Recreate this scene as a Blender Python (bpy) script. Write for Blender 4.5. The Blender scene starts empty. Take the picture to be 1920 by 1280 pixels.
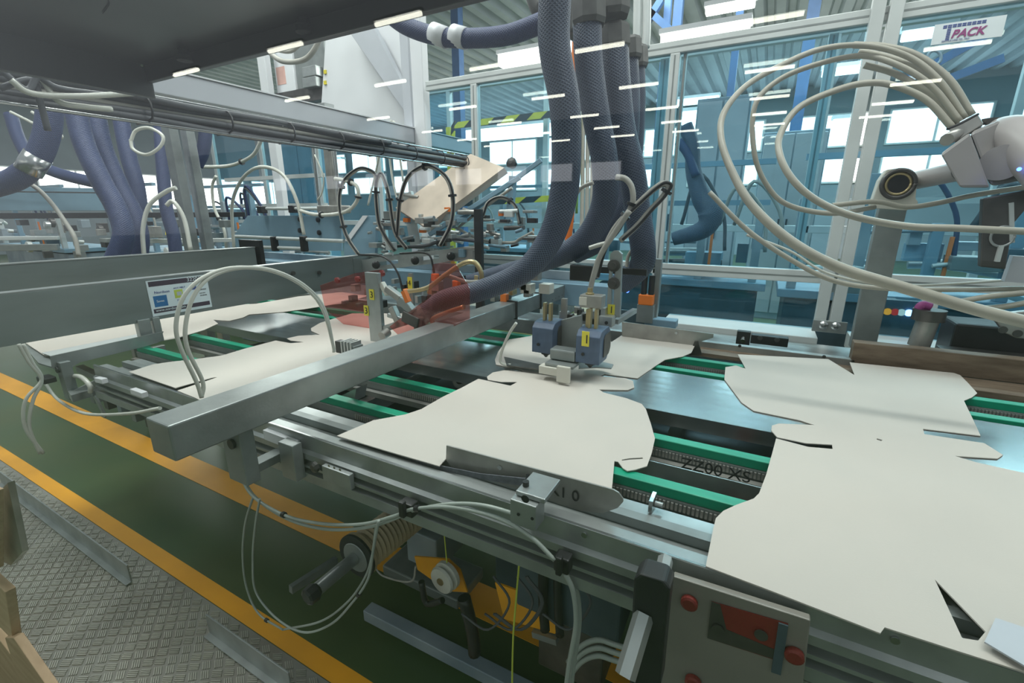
import bpy, math, random
from mathutils import Vector as V
from mathutils.geometry import tessellate_polygon
random.seed(7)
SC = bpy.context.scene; COL = SC.collection
# ------------------------------------------------------------------ camera
F = 858.0; PITCH = math.atan(243/858); YAW = math.radians(28.4); CZ = 1.6
cd = bpy.data.cameras.new('camera'); cam = bpy.data.objects.new('camera', cd); COL.objects.link(cam)
cd.sensor_width = 36; cd.lens = F*36/1920; cd.clip_start = .02; cd.clip_end = 200
cam.location = (0, 0, CZ); cam.rotation_euler = (math.pi/2-PITCH, 0, YAW); SC.camera = cam
# ------------------------------------------------------------------ world, light, exposure
w = bpy.data.worlds.new('world'); SC.world = w; w.use_nodes = True
w.node_tree.nodes['Background'].inputs[0].default_value = (.86, .93, 1.0, 1)
w.node_tree.nodes['Background'].inputs[1].default_value = .46
def area(name, loc, sx, sy, e, rot=(0, 0, 0), col=(.96, 1, .98)):
    l = bpy.data.lights.new(name, 'AREA'); l.shape = 'RECTANGLE'; l.size = sx; l.size_y = sy; l.energy = e; l.color = col
    o = bpy.data.objects.new(name, l); COL.objects.link(o); o.location = loc; o.rotation_euler = rot
area('hall_fill', (-3.5, 1.5, 5.4), 1.2, 4, 200)  # unseen area lights added to brighten the table and the hall
area('hall_fill', (.6, 1.6, 4.6), 3, .5, 75)
area('hall_fill', (-1, 8, 5.4), 6, 1.2, 420)
area('hall_fill', (-12, 8, 5.4), 6, 3, 750)
area('hall_fill', (4, 9, 5.4), 4, 3, 500)
area('hall_fill', (-4, 15, 5.4), 14, 3, 900)
SC.view_settings.view_transform = 'Standard'; SC.view_settings.look = 'None'
SC.view_settings.exposure = .15; SC.view_settings.gamma = 1; SC.view_settings.use_curve_mapping = False
SC.cycles.transparent_max_bounces = 24; SC.cycles.max_bounces = 8

# ------------------------------------------------------------------ helpers
def ray(px, py):
    u = (px-960)/F; v = (640-py)/F; cp, sp = math.cos(PITCH), math.sin(PITCH); cy, sy = math.cos(YAW), math.sin(YAW)
    return V((-sy*cp+u*cy-v*sy*sp, cy*cp+u*sy+v*cy*sp, -sp+v*cp))
def at(px, py, x=None, y=None, z=None, d=None):
    """point of the place seen at a pixel of the photograph, on a known plane"""
    r = ray(px, py)
    if x is not None: t = x/r.x
    elif y is not None: t = y/r.y
    elif z is not None: t = (z-CZ)/r.z
    else: t = d
    return V((0, 0, CZ))+r*t
def path(pts, **k): return [at(p[0], p[1], **k) if len(p) == 2 else at(p[0], p[1], **{list(k)[0]: p[2]}) for p in pts]

def smooth(pts, n):
    P = [V(p) for p in pts]
    if len(P) < 3: return P
    Q = [P[0]*2-P[1]]+P+[P[-1]*2-P[-2]]; out = []
    for i in range(1, len(Q)-2):
        a, b, c, d = Q[i-1:i+3]
        for k in range(n):
            t = k/n
            out.append(.5*((2*b)+(c-a)*t+(2*a-5*b+4*c-d)*t*t+(3*b-a-3*c+d)*t**3))
    return out+[P[-1]]

class MB:
    def __init__(s): s.v = []; s.f = []; s.uv = {}; s.sm = False
    def box(s, x0, x1, y0, y1, z0, z1):
        b = len(s.v)
        s.v += [V((x, y, z)) for x in (x0, x1) for y in (y0, y1) for z in (z0, z1)]
        s.f += [tuple(b+i for i in q) for q in ((0, 1, 3, 2), (4, 6, 7, 5), (0, 4, 5, 1), (2, 3, 7, 6), (0, 2, 6, 4), (1, 5, 7, 3))]
        return s
    def ob(s, c, a, bb, cc):
        b = len(s.v); c = V(c); a = V(a); bb = V(bb); cc = V(cc)
        s.v += [c+a*i+bb*j+cc*k for i in (-1, 1) for j in (-1, 1) for k in (-1, 1)]
        s.f += [tuple(b+i for i in q) for q in ((0, 1, 3, 2), (4, 6, 7, 5), (0, 4, 5, 1), (2, 3, 7, 6), (0, 2, 6, 4), (1, 5, 7, 3))]
        return s
    def bar(s, p0, p1, w, h, up=(0, 0, 1)):
        p0 = V(p0); p1 = V(p1); d = (p1-p0); u = V(up); dn = d.normalized()
        if abs(dn.dot(u)) > .97: u = V((0, 1, 0))
        side = dn.cross(u).normalized(); u = side.cross(dn)
        return s.ob((p0+p1)/2, d/2, side*w/2, u*h/2)
    def frames(s, P):
        T = [(P[min(i+1, len(P)-1)]-P[max(i-1, 0)]).normalized() for i in range(len(P))]
        n = T[0].orthogonal().normalized(); N = []
        for t in T:
            n = (n-t*n.dot(t)).normalized(); N.append((n.copy(), t.cross(n)))
        return N
    def tube(s, pts, r, n=8, sub=6, caps=True, ru=None):
        P = smooth(pts, sub); N = s.frames(P); b = len(s.v); L = 0
        R = r if isinstance(r, (list, tuple)) else None
        for i, p in enumerate(P):
            if R:
                t = i/(len(P)-1)*(len(R)-1); k = min(int(t), len(R)-2); rr = R[k]+(R[k+1]-R[k])*(t-k)
            else: rr = r
            if ru: rr *= ru(i)
            for j in range(n):
                a = 2*math.pi*j/n; s.v.append(p+(N[i][0]*math.cos(a)+N[i][1]*math.sin(a))*rr)
        for i in range(len(P)-1):
            L2 = L+(P[i+1]-P[i]).length
            for j in range(n):
                k = (j+1) % n
                s.f.append((b+i*n+j, b+i*n+k, b+(i+1)*n+k, b+(i+1)*n+j))
                s.uv[len(s.f)-1] = ((j/n, L), ((j+1)/n, L), ((j+1)/n, L2), (j/n, L2))
            L = L2
        if caps:
            s.f.append(tuple(b+j for j in range(n))[::-1]); e = b+(len(P)-1)*n; s.f.append(tuple(e+j for j in range(n)))
        s.sm = True; return s
    def cyl(s, p0, p1, r, n=16, r2=None):
        k = s.sm; s.tube([p0, p1], [r, r if r2 is None else r2], n); s.sm = k; s.autosm = True; return s
    def lathe(s, p0, ax, prof, n=20):
        p0 = V(p0); ax = V(ax).normalized(); u = ax.orthogonal().normalized(); w_ = ax.cross(u); b = len(s.v)
        for t, r in prof:
            for j in range(n):
                a = 2*math.pi*j/n; s.v.append(p0+ax*t+(u*math.cos(a)+w_*math.sin(a))*r)
        for i in range(len(prof)-1):
            for j in range(n):
                k = (j+1) % n; s.f.append((b+i*n+j, b+i*n+k, b+(i+1)*n+k, b+(i+1)*n+j))
        s.f.append(tuple(b+j for j in range(n))[::-1]); e = b+(len(prof)-1)*n; s.f.append(tuple(e+j for j in range(n))); return s
    def prism(s, poly, off, holes=()):
        off = V(off); loops = [[V(p) for p in poly]]+[[V(p) for p in h] for h in holes]
        flat = [p for l in loops for p in l]; b = len(s.v); m = len(flat)
        s.v += flat+[p+off for p in flat]
        for t in tessellate_polygon(loops):
            s.f.append(tuple(b+i for i in t)); s.f.append(tuple(b+m+i for i in t[::-1]))
        k = 0
        for l in loops:
            for i in range(len(l)):
                j = (i+1) % len(l); s.f.append((b+k+i, b+k+j, b+m+k+j, b+m+k+i))
            k += len(l)
        return s
    def build(s, name, mat, root=None, label=None, kind=None, bev=0):
        o0 = V((0, 0, 0)); r = root
        while r is not None: o0 += r.location; r = r.parent
        me = bpy.data.meshes.new(name); me.from_pydata([v-o0 for v in s.v], [], s.f)
        if s.uv:
            ul = me.uv_layers.new(name='UVMap')
            for i, p in enumerate(me.polygons):
                if i in s.uv:
                    for li, c in zip(p.loop_indices, s.uv[i]): ul.data[li].uv = c
        import bmesh
        bm = bmesh.new(); bm.from_mesh(me); bmesh.ops.recalc_face_normals(bm, faces=bm.faces); bm.to_mesh(me); bm.free()
        if s.sm or getattr(s, 'autosm', False):
            me.polygons.foreach_set('use_smooth', [len(p.vertices) == 4 for p in me.polygons])
            if not s.sm: me.set_sharp_from_angle(angle=math.radians(40))
        me.materials.append(mat)
        o = bpy.data.objects.new(name, me); COL.objects.link(o)
        if root is not None: o.parent = root
        if label: o['label'] = label
        if kind: o['kind'] = kind
        if bev:
            md = o.modifiers.new('bevel', 'BEVEL'); md.width = bev; md.segments = 2; md.limit_method = 'ANGLE'
            md.harden_normals = False
        return o
def tag(o, label, cat, group=None):
    o['label'] = label; o['category'] = cat
    if group: o['group'] = group
    return o
def thing(name, label, cat, loc, group=None):
    o = bpy.data.objects.new(name, None); COL.objects.link(o); o.location = loc; o.empty_display_size = .05
    bpy.context.evaluated_depsgraph_get
    return tag(o, label, cat, group)
def struct(name, mb, mat, **k):
    o = mb.build(name, mat, **k); o['kind'] = 'structure'; return o
def text(name, body, org, right, up, size, mat, root, ext=.0004, shear=0, bold=0):
    c = bpy.data.curves.new(name, 'FONT'); c.body = body; c.shear = shear; c.offset = bold; c.size = size; c.extrude = ext; c.materials.append(mat)
    o = bpy.data.objects.new(name, c); COL.objects.link(o)
    X = V(right).normalized(); Z = X.cross(V(up)).normalized(); Y = Z.cross(X)
    from mathutils import Matrix
    o0 = V((0, 0, 0)); r = root
    while r is not None: o0 += r.location; r = r.parent
    M = Matrix((X, Y, Z)).transposed().to_4x4(); M.translation = V(org)-o0
    me = bpy.data.meshes.new_from_object(o); bpy.data.objects.remove(o)
    o = bpy.data.objects.new(name, me); COL.objects.link(o); o.parent = root; o.matrix_local = M; return o

# ------------------------------------------------------------------ materials
def mat(name, col, rough=.5, metal=0., var=.12, scale=6., bump=0., bscale=60., col2=None, stretch=None, spec=.5, emit=0):
    m = bpy.data.materials.new(name); m.use_nodes = True; nt = m.node_tree; N = nt.nodes; L = nt.links; b = N['Principled BSDF']
    tc = N.new('ShaderNodeTexCoord'); mp = N.new('ShaderNodeMapping'); L.new(tc.outputs['Object'], mp.inputs[0])
    if stretch: mp.inputs['Scale'].default_value = stretch
    nz = N.new('ShaderNodeTexNoise'); nz.inputs['Scale'].default_value = scale; nz.inputs['Detail'].default_value = 5; L.new(mp.outputs[0], nz.inputs[0])
    cr = N.new('ShaderNodeMix'); cr.data_type = 'RGBA'
    c2 = col2 or tuple(max(0, c*(1-var*2.2)) for c in col)
    cr.inputs[6].default_value = (*col, 1); cr.inputs[7].default_value = (*c2, 1)
    mr = N.new('ShaderNodeMapRange'); mr.inputs[1].default_value = .38; mr.inputs[2].default_value = .72; L.new(nz.outputs[0], mr.inputs[0])
    L.new(mr.outputs[0], cr.inputs[0]); L.new(cr.outputs[2], b.inputs['Base Color'])
    b.inputs['Metallic'].default_value = metal; b.inputs['Specular IOR Level'].default_value = spec
    ma = N.new('ShaderNodeMath'); ma.operation = 'MULTIPLY_ADD'; ma.inputs[1].default_value = .15; ma.inputs[2].default_value = rough-.05; L.new(nz.outputs[0], ma.inputs[0]); L.new(ma.outputs[0], b.inputs['Roughness'])
    if bump:
        n2 = N.new('ShaderNodeTexNoise'); n2.inputs['Scale'].default_value = bscale; L.new(mp.outputs[0], n2.inputs[0])
        bp = N.new('ShaderNodeBump'); bp.inputs['Strength'].default_value = bump; bp.inputs['Distance'].default_value = .002; L.new(n2.outputs[0], bp.inputs['Height']); L.new(bp.outputs[0], b.inputs['Normal'])
    if emit: b.inputs['Emission Color'].default_value = (*col, 1); b.inputs['Emission Strength'].default_value = emit
    return m
ALU = mat('aluminium', (.43, .455, .45), .36, .7, .14, 9, .08, 200)
ALUB = mat('scuffed_beam_aluminium', (.33, .355, .35), .36, .65, .2, 5, .12, 150)
ALUD = mat('dark_aluminium', (.30, .325, .32), .45, .6, .12, 8)
ALUW = mat('pale_anodised_aluminium', (.60, .63, .62), .5, .3, .06, 5)
GALV = mat('galvanised_beam', (.27, .31, .305), .36, .6, .14, 3, stretch=(1, .4, 2))
STEEL = mat('brushed_steel_plate', (.50, .515, .515), .2, .95, .14, 4, stretch=(1, 6, 1))
BRUSH = mat('warm_brushed_steel', (.42, .41, .385), .4, .7, .12, 14)
DKST = mat('dark_steel', (.13, .125, .12), .4, .7, .2, 10)
CANOPY = mat('dark_brushed_canopy', (.12, .125, .125), .30, .75, .16, 2.2)
WHITE = mat('white_painted_steel', (.72, .73, .75), .45, 0, .05, 3)
LGREY = mat('light_grey_paint', (.50, .52, .56), .45, 0, .05, 3)
CABW = mat('translucent_white_tube', (.58, .58, .52), .3, 0, .06, 8)
CABG = mat('grey_cable_sheath', (.40, .385, .345), .5, 0, .1, 10)
CABD = mat('dark_grey_cable_sheath', (.085, .09, .1), .5, 0, .15, 10)
BLACK = mat('black_plastic', (.018, .018, .02), .4, 0, .2, 12)
RUBBER = mat('black_rubber', (.02, .02, .022), .7)
GREEN = mat('green_slide_plastic', (.0, .30, .165), .33, 0, .14, 7, col2=(.0, .235, .135), stretch=(1, 6, 6))
CARD = mat('greyboard', (.56, .51, .455), .75, 0, .06, 2.5, .06, 300, col2=(.51, .475, .43))
CARDC = mat('stacked_cardboard_edges', (.66, .55, .45), .8, 0, .1, 6)
WOOD = mat('worn_brown_wood', (.20, .145, .10), .65, 0, .25, 7, .3, 40, col2=(.10, .065, .042), stretch=(1, 5, 5))
WOODL = mat('pale_pine_slat', (.66, .45, .28), .6, 0, .15, 5, col2=(.52, .34, .20), stretch=(1, 8, 8))
FLOOR = mat('green_coated_floor', (.050, .088, .036), .3, 0, .2, 1.6, col2=(.075, .098, .038), spec=.25)
TAPE = mat('yellow_floor_marking', (.95, .42, .012), .4, 0, .1, 3)
TREADM = mat('tread_plate_steel', (.34, .33, .30), .38, .4, .2, 3, col2=(.22, .19, .165))
BLUEG = mat('blue_grey_gun_shell', (.075, .115, .19), .4, 0, .12, 30)
ORANGE = mat('orange_plastic', (.85, .20, .02), .45)
YELLOW = mat('yellow_sticker', (.78, .68, .06), .5, 0, .05)
RED = mat('dark_red_plastic', (.20, .018, .015), .45)
BEIGE = mat('beige_plastic_block', (.62, .60, .53), .5, 0, .05)
BRASS = mat('brass', (.50, .40, .22), .35, .8)
BLUEP = mat('blue_painted_steel', (.04, .11, .25), .5, 0, .1)
CONC = mat('grey_hall_cladding', (.34, .39, .43), .8, 0, .1, .5)
ROOFM = mat('ribbed_roof_sheet', (.42, .48, .52), .5, .2, .1, 1)
INK = mat('black_marker_ink', (.02, .02, .022), .6)
NAVY = mat('navy_print', (.05, .08, .28), .6); PURP = mat('purple_print', (.30, .05, .20), .6)
PLUM = mat('plum_print', (.06, .035, .06), .6); STK = mat('sticker_paper', (.74, .80, .82), .5, 0, .04)
STBL = mat('blue_print', (.02, .17, .42), .6); STGR = mat('lime_print', (.55, .62, .08), .6)
FELT = mat('grey_felt_strip', (.13, .14, .16), .9, 0, .2, 60, .5, 400)
HAZ = mat('hazard_yellow', (.80, .66, .03), .5)
PULW = mat('cream_pulley_plastic', (.70, .70, .62), .4)
REELM = mat('tan_ribbed_reel', (.42, .33, .20), .5)
MACH = mat('machine_grey', (.36, .42, .46), .5, .3, .25, 3, col2=(.16, .22, .27))
MACHD = mat('machine_dark', (.09, .13, .16), .5, .3, .35, 3, col2=(.03, .05, .06))
SKYB = mat('machine_blue_grey', (.22, .36, .46), .5, .1, .15, 2)

CABINETM = mat('dull_beige_panel', (.25, .235, .205), .4, .1, .1, 3)
ARM = mat('robot_grey_paint', (.36, .335, .33), .4, 0, .08, 6)
ARMD = mat('robot_dark_grey_paint', (.25, .235, .23), .42, 0, .1, 6)
CABU = mat('dull_white_tube', (.36, .40, .36), .3, 0, .06, 8)
CABF = mat('olive_grey_tube', (.40, .38, .32), .4, 0, .08, 8)
def emis(name, col, s):
    m = bpy.data.materials.new(name); m.use_nodes = True; nt = m.node_tree; nt.nodes.clear()
    e = nt.nodes.new('ShaderNodeEmission'); e.inputs[0].default_value = (*col, 1); e.inputs[1].default_value = s
    o = nt.nodes.new('ShaderNodeOutputMaterial'); nt.links.new(e.outputs[0], o.inputs[0]); return m
LAMP = emis('led_tube_light', (1, 1, .96), 4.5)
LAMPR = emis('led_tube_light_strong', (1, .98, .84), 12.0)
WINL = emis('daylight_window', (.95, .97, 1), 3.6)
WINR = emis('daylight_window_behind', (.90, .93, 1), 2.0)
LB = emis('blue_indicator', (.05, .12, 1), 9); LBW = emis('white_blue_indicator', (.35, .5, 1), 6)
LO = emis('amber_indicator', (1, .38, .03), .9); LR = emis('red_indicator', (.8, .04, .03), .6); LW = emis('white_indicator', (.8, .9, .85), .7)

def glass(name, tint, f0=.04, haze=0.0, hcol=(.6, .8, .85), graze=.9):
    m = bpy.data.materials.new(name); m.use_nodes = True; nt = m.node_tree; N = nt.nodes; L = nt.links; N.clear()
    g = N.new('ShaderNodeNewGeometry'); dt = N.new('ShaderNodeVectorMath'); dt.operation = 'DOT_PRODUCT'
    L.new(g.outputs['Normal'], dt.inputs[0]); L.new(g.outputs['Incoming'], dt.inputs[1])
    def M(op, a, b=None):
        x = N.new('ShaderNodeMath'); x.operation = op
        for i, q in enumerate((a, b)):
            if q is None: continue
            if isinstance(q, (int, float)): x.inputs[i].default_value = q
            else: L.new(q, x.inputs[i])
        return x.outputs[0]
    c = M('SUBTRACT', 1.0, M('ABSOLUTE', dt.outputs['Value'])); p = M('POWER', c, 5.0); fr = M('ADD', M('MULTIPLY', p, graze), f0)
    t = N.new('ShaderNodeBsdfTransparent'); t.inputs[0].default_value = (*tint, 1)
    gl = N.new('ShaderNodeBsdfGlossy'); gl.inputs['Roughness'].default_value = .0
    mx = N.new('ShaderNodeMixShader'); L.new(fr, mx.inputs[0]); L.new(t.outputs[0], mx.inputs[1]); L.new(gl.outputs[0], mx.inputs[2])
    out = mx.outputs[0]
    if haze:
        df = N.new('ShaderNodeBsdfDiffuse'); df.inputs[0].default_value = (*hcol, 1)
        m2 = N.new('ShaderNodeMixShader'); m2.inputs[0].default_value = haze; L.new(out, m2.inputs[1]); L.new(df.outputs[0], m2.inputs[2]); out = m2.outputs[0]
    o = N.new('ShaderNodeOutputMaterial'); L.new(out, o.inputs[0]); return m
TEAL = glass('teal_tinted_glazing', (.70, .885, .955), .04, .04, (.08, .36, .52))
CLEAR = glass('clear_safety_glass', (.975, .995, .98), .045, graze=.22)
REDREFL = glass('red_reflection_tint', (.95, .66, .64), .04, .06, (.6, .12, .10))  # tint for a red reflection in the front glass

def hosemat(name, dark, light, pitch=.011, turns=22):
    m = bpy.data.materials.new(name); m.use_nodes = True; nt = m.node_tree; N = nt.nodes; L = nt.links; b = N['Principled BSDF']
    uv = N.new('ShaderNodeTexCoord'); sp = N.new('ShaderNodeSeparateXYZ'); L.new(uv.outputs['UV'], sp.inputs[0])
    def M(op, a, bb):
        x = N.new('ShaderNodeMath'); x.operation = op
        for i, q in enumerate((a, bb)):
            if q is None: continue
            if isinstance(q, (int, float)): x.inputs[i].default_value = q
            else: L.new(q, x.inputs[i])
        return x.outputs[0]
    u = M('MULTIPLY', sp.outputs[0], turns*2*math.pi); v = M('MULTIPLY', sp.outputs[1], 2*math.pi/pitch)
    a = M('SINE', M('ADD', u, v), None); c = M('SINE', M('SUBTRACT', u, v), None)
    h = M('MAXIMUM', a, c)
    mr = N.new('ShaderNodeMapRange'); mr.inputs[1].default_value = .2; mr.inputs[2].default_value = 1; L.new(h, mr.inputs[0])
    nz = N.new('ShaderNodeTexNoise'); nz.inputs['Scale'].default_value = 9; L.new(uv.outputs['Object'], nz.inputs[0])
    mm = M('MULTIPLY', mr.outputs[0], M('ADD', nz.outputs[0], .1))
    mx = N.new('ShaderNodeMix'); mx.data_type = 'RGBA'; mx.inputs[6].default_value = (*dark, 1); mx.inputs[7].default_value = (*light, 1)
    L.new(mm, mx.inputs[0]); L.new(mx.outputs[2], b.inputs['Base Color']); b.inputs['Roughness'].default_value = .55
    bp = N.new('ShaderNodeBump'); bp.inputs['Strength'].default_value = .5; bp.inputs['Distance'].default_value = .0015; L.new(h, bp.inputs['Height']); L.new(bp.outputs[0], b.inputs['Normal'])
    return m
HOSE = hosemat('braided_navy_sleeve', (.022, .032, .062), (.12, .155, .22))
HOSEL = hosemat('blue_far_sleeve', (.022, .036, .105), (.055, .08, .18))

# ------------------------------------------------------------------ setting: floor, roof, hall walls
struct('floor', MB().box(-40, 12, -21, 20, -.05, 0), FLOOR)
r = MB(); x = -26.0
while x < 12:
    r.prism([(x, 4.2, 5.6), (x+.16, 4.2, 5.6), (x+.22, 4.2, 5.72), (x+.34, 4.2, 5.72), (x+.4, 4.2, 5.6), (x+.4, 4.2, 5.615), (x+.35, 4.2, 5.735), (x+.21, 4.2, 5.735), (x+.15, 4.2, 5.615), (x, 4.2, 5.615)], (0, 16.2, 0)); x += .4
struct('ceiling', r, ROOFM)
struct('wall_back', MB().box(-26, 12, 20, 20.2, 0, 5.7), CONC)
struct('wall_left', MB().box(-26.2, -26, -5, 20.2, 0, 5.7), CONC)
struct('wall_right', MB().box(12, 12.2, 4, 20.2, 0, 5.7), CONC)
k = 0
for X in range(-24, 12, 3):
    for z0, z1 in ((2.6, 3.4), (3.75, 4.7)):
        k += 1
        wf = struct('window_%d' % k, MB().box(X, X+2.5, 19.93, 19.99, z0-.06, z1+.06), ALUW)
        for j in range(2): MB().box(X+.06+j*1.22, X+1.2+j*1.22, 19.9, 19.95, z0, z1).build('pane', WINL, wf)
for Y in range(-4, 20, 3):
    k += 1
    wf = struct('window_%d' % k, MB().box(-25.99, -25.93, Y, Y+2.6, 1.7, 3.3), ALUW)
    for j in range(2): MB().box(-25.95, -25.9, Y+.06+j*1.26, Y+1.24+j*1.26, 1.76, 3.24).build('pane', WINL, wf)
# windows of the wall behind the camera (they mirror faintly in the safety glass)
struct('wall_front', MB().box(-40, 12, -21.2, -21, 0, 5.7), CONC)
for j, X in enumerate((-30, -25, -21.5, -18, -15, -12.4, -10, -7.7)):
    k += 1
    wf = struct('window_%d' % k, MB().box(X, X+1.7, -20.99, -20.93, 2.95, 3.8), ALUW)
    MB().box(X+.06, X+1.64, -20.94, -20.9, 3.0, 3.75).build('pane', WINR, wf)
for i, (y0, y1) in enumerate(((.775, .845), (1.25, 1.41))):
    tag(MB().box(-22, 3.5, y0, y1, 0, .002).build('floor_tape', TAPE), ['reflected yellow floor line nearest the tread plate walkway', 'reflected yellow floor line running in under the conveyor table'][i], 'floor marking')  # floor lines mirrored in the glass, laid as solid strips
# tread plate walkway: a reflection in the glass, built as real geometry
t = thing('tread_plate', 'reflected grey diamond tread plate walkway beside the yellow floor line', 'walkway', (-2.2, .3, 0))
MB().box(-5.5, -.3, .22, .77, .001, .006).build('plate', TREADM, t)
tr = MB()
for i in range(0, 56):
    for j in range(0, 22):
        cx = -4.2+i*.066+(.033 if j % 2 else 0); cy = .24+j*.024
        if cx < -1.0+(-.2) or True:
            s_ = 1 if (i+j) % 2 else -1
            for q in (-1.5, -.5, .5, 1.5):
                tr.ob((cx+q*.0055, cy-q*.0045*s_, .007), (.0145, .0085*s_, 0), (-.0012*s_, .0016, 0), (0, 0, .003))
tr.build('tread_bar', mat('tread_bar_steel', (.62, .60, .53), .3, .6, .15, 5), t, kind='stuff')
for i, (a, b) in enumerate((((0, 893), (243, 1075)), ((390, 1168), (545, 1280)))):
    p0 = at(*a, z=.06); p1 = at(*b, z=.06); 
    m = MB(); m.bar(p0, p1, .006, .09).bar(p0-V((0, .012, .045)), p1-V((0, .012, .045)), .024, .006)
    tag(m.build('toe_board', ALU, bev=.001), ['bright steel toe board standing on the far end of the tread plate', 'bright steel toe board on the tread plate at the bottom edge'][i], 'edge strip')
# pine crate at the lower left, its reflection built as solid slats
c0 = at(0, 1100, z=.62)
t = thing('pine_crate', 'reflected pale pine slatted crate corner at the lower left edge of the photo', 'crate', at(10, 1279, z=.4))
for i, q in enumerate([[(-60, 885), (8, 915), (8, 1060), (-60, 1010)], [(-60, 1020), (30, 1100), (42, 1190), (-60, 1090)], [(-60, 1100), (20, 1195), (95, 1290), (-60, 1290)], [(27, 1185), (44, 1185), (118, 1290), (60, 1290)]]):
    P = [at(*p, y=.245-.003*i) for p in q]
    MB().prism(P, (0, -.02, 0)).build('slat', WOODL, t, bev=.002)
MB().prism([at(*p, y=.26) for p in [(0, 920), (14, 905), (42, 1035), (20, 1060), (0, 1050)]], (0, .012, 0)).build('corner_bracket', BRUSH, t)
# ------------------------------------------------------------------ far enclosure (frame with teal glazing)
t = thing('safety_enclosure', 'pale aluminium framed safety enclosure with teal glazing behind the conveyor', 'enclosure', (0, 2.9, 0))
YF = 2.9
def fr(x0, x1, z0, z1, y0=YF, dy=.05, mt=ALUW, name='rail'):
    o = MB().box(x0, x1, y0, y0+dy, z0, z1).build(name, mt, t, bev=.003)
    if name == 'door_post': return o
    m = MB()
    if x1-x0 > z1-z0: m.box(x0+.01, x1-.01, y0-.001, y0+.001, (z0+z1)/2-.004, (z0+z1)/2+.004)
    else: m.box((x0+x1)/2-.004, (x0+x1)/2+.004, y0-.001, y0+.001, z0+.01, z1-.01)
    m.build('groove', ALUD, o); return o
fr(-2.27, 2.2, 2.43, 2.49); fr(-2.27, 2.2, 1.235, 1.30)
XA = at(888, 200, y=2.9).x-.025; XB = at(1556, 110, y=3.0).x-.02
for X in (XA, -.585, 1.62): fr(X, X+.05, .98, 2.43, name='post')
for i, X in enumerate((.287, .354)):
    fr(X, X+.052, 1.02, 2.9, 2.86, .045, name='door_post')
fr(XB, XB+.04, 1.3, 2.43, 2.96, .04, name='post'); fr(-.65, -.60, .98, 2.43, 2.96, .04, name='post'); fr(.72, .78, 1.04, 1.235, name='post'); fr(-.52, -.50, 1.3, 2.43, YF+.02, .02, name='trim')
for a, b in ((-2.25, XA), (XA+.05, -.585), (-.535, .287), (.41, 1.62), (1.67, 2.2)):
    MB().box(a, b, YF+.02, YF+.026, 1.30, 2.43).build('pane', TEAL, t)
    MB().box(a, b, YF+.02, YF+.026, .985, 1.235).build('pane', TEAL, t)
# left-hand return wall of the enclosure and its frame
t = thing('side_enclosure', 'white post and pale frame closing the enclosure behind the cable loops', 'enclosure', (-3.9, 3.2, 0))
MB().box(*[at(780, 300, y=2.93).x, at(800, 300, y=2.93).x, 2.93, 3.0], 0, 3.6).build('post', WHITE, t, bev=.004)
MB().box(at(762, 300, y=2.95).x, at(777, 300, y=2.95).x, 2.95, 3.02, 0, 3.6).build('post', LGREY, t, bev=.004)
MB().prism([at(*p, y=3.1) for p in [(655, 60), (700, 50), (772, 190), (770, 225), (745, 190)]], (0, .05, 0)).build('brace', LGREY, t, bev=.003)
MB().prism([at(*p, y=3.2) for p in [(615, 0), (770, 0), (770, 290), (640, 260), (600, 230)]], (0, .04, 0)).build('back_panel', WHITE, t, bev=.003)
MB().box(at(655, 205, y=3.4).x, at(764, 205, y=3.4).x, 3.4, 3.62, at(700, 213, y=3.4).z-.02, at(700, 213, y=3.4).z+.02).build('bracket_shelf', DKST, t, bev=.003)
# aluminium posts at the left
for i, (a, b, w_, mt_) in enumerate([((300, 240), (352, 468), .10, ALUD), ((352, 240), (385, 480), .08, ALU), ((488, 90), (527, 400), .11, WHITE), ((238, 560), (262, 480), .05, ALUD)][:3]):
    D_ = (3.4, 3.6, 4.6)[i]; p = at(*b, d=D_); q = at(*a, d=D_); X, Y = p.x, p.y
    tag(MB().box(X-w_/2, X+w_/2, Y, Y+.06, 0, 3.4).build('frame_post', mt_, bev=.004), ['dark grey frame post with black bracket left of the cable loops', 'pale aluminium frame post right beside the dark grey one', 'tall white frame post below the control box'][i], 'post')
# ------------------------------------------------------------------ machine base along the far side
t = thing('far_side_frame', 'long machined aluminium side frame along the far edge of the conveyor', 'machine frame', (0, 2.5, .9))
MB().box(-.47, .30, 2.70, 2.95, .90, .985).build('ledge', ALUW, t, bev=.004)
MB().box(.45, 1.8, 2.70, 2.95, .90, .985).build('ledge', ALUW, t, bev=.004)
MB().box(-4.5, 1.8, 2.50, 2.698, .86, .955).build('side_beam', ALU, t, bev=.004)
MB().box(-4.5, .40, 2.30, 2.335, .93, 1.0).build('edge_rail', ALU, t, bev=.002)
for i, (px, py) in enumerate(((1387, 648), (1545, 668), (1270, 632))):
    p = at(px, py, y=2.298); MB().cyl(p, p-V((0, .006, 0)), .007, 10).build('bolt', STEEL if i else BLACK, t)
for i, (px, py) in enumerate(((1544, 609), (1567, 611))):
    p = at(px, py, y=2.69); 
    MB().lathe(p, (0, -1, 0), [(0, .020), (.008, .020), (.015, .012), (.017, 0.001)], 14).build('cap_bolt', STEEL, t)
a = at(1525, 598, y=2.70); b = at(1585, 626, y=2.70)
MB().box(a.x, b.x, 2.69, 2.70, b.z, a.z).build('clamp_plate', ALU, t, bev=.003)
a = at(1383, 618, y=2.49); b = at(1405, 645, y=2.49)
s = thing('sensor_block', 'small black sensor with a bright fitting on the far side frame', 'sensor', (a.x, 2.47, b.z))
MB().box(a.x, b.x, 2.46, 2.499, b.z, a.z).build('body', BLACK, s, bev=.003)
MB().cyl(((a.x+b.x)/2, 2.459, (a.z+b.z)/2), ((a.x+b.x)/2, 2.44, (a.z+b.z)/2-.01), .012, 10).build('fitting', STEEL, s)
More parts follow.
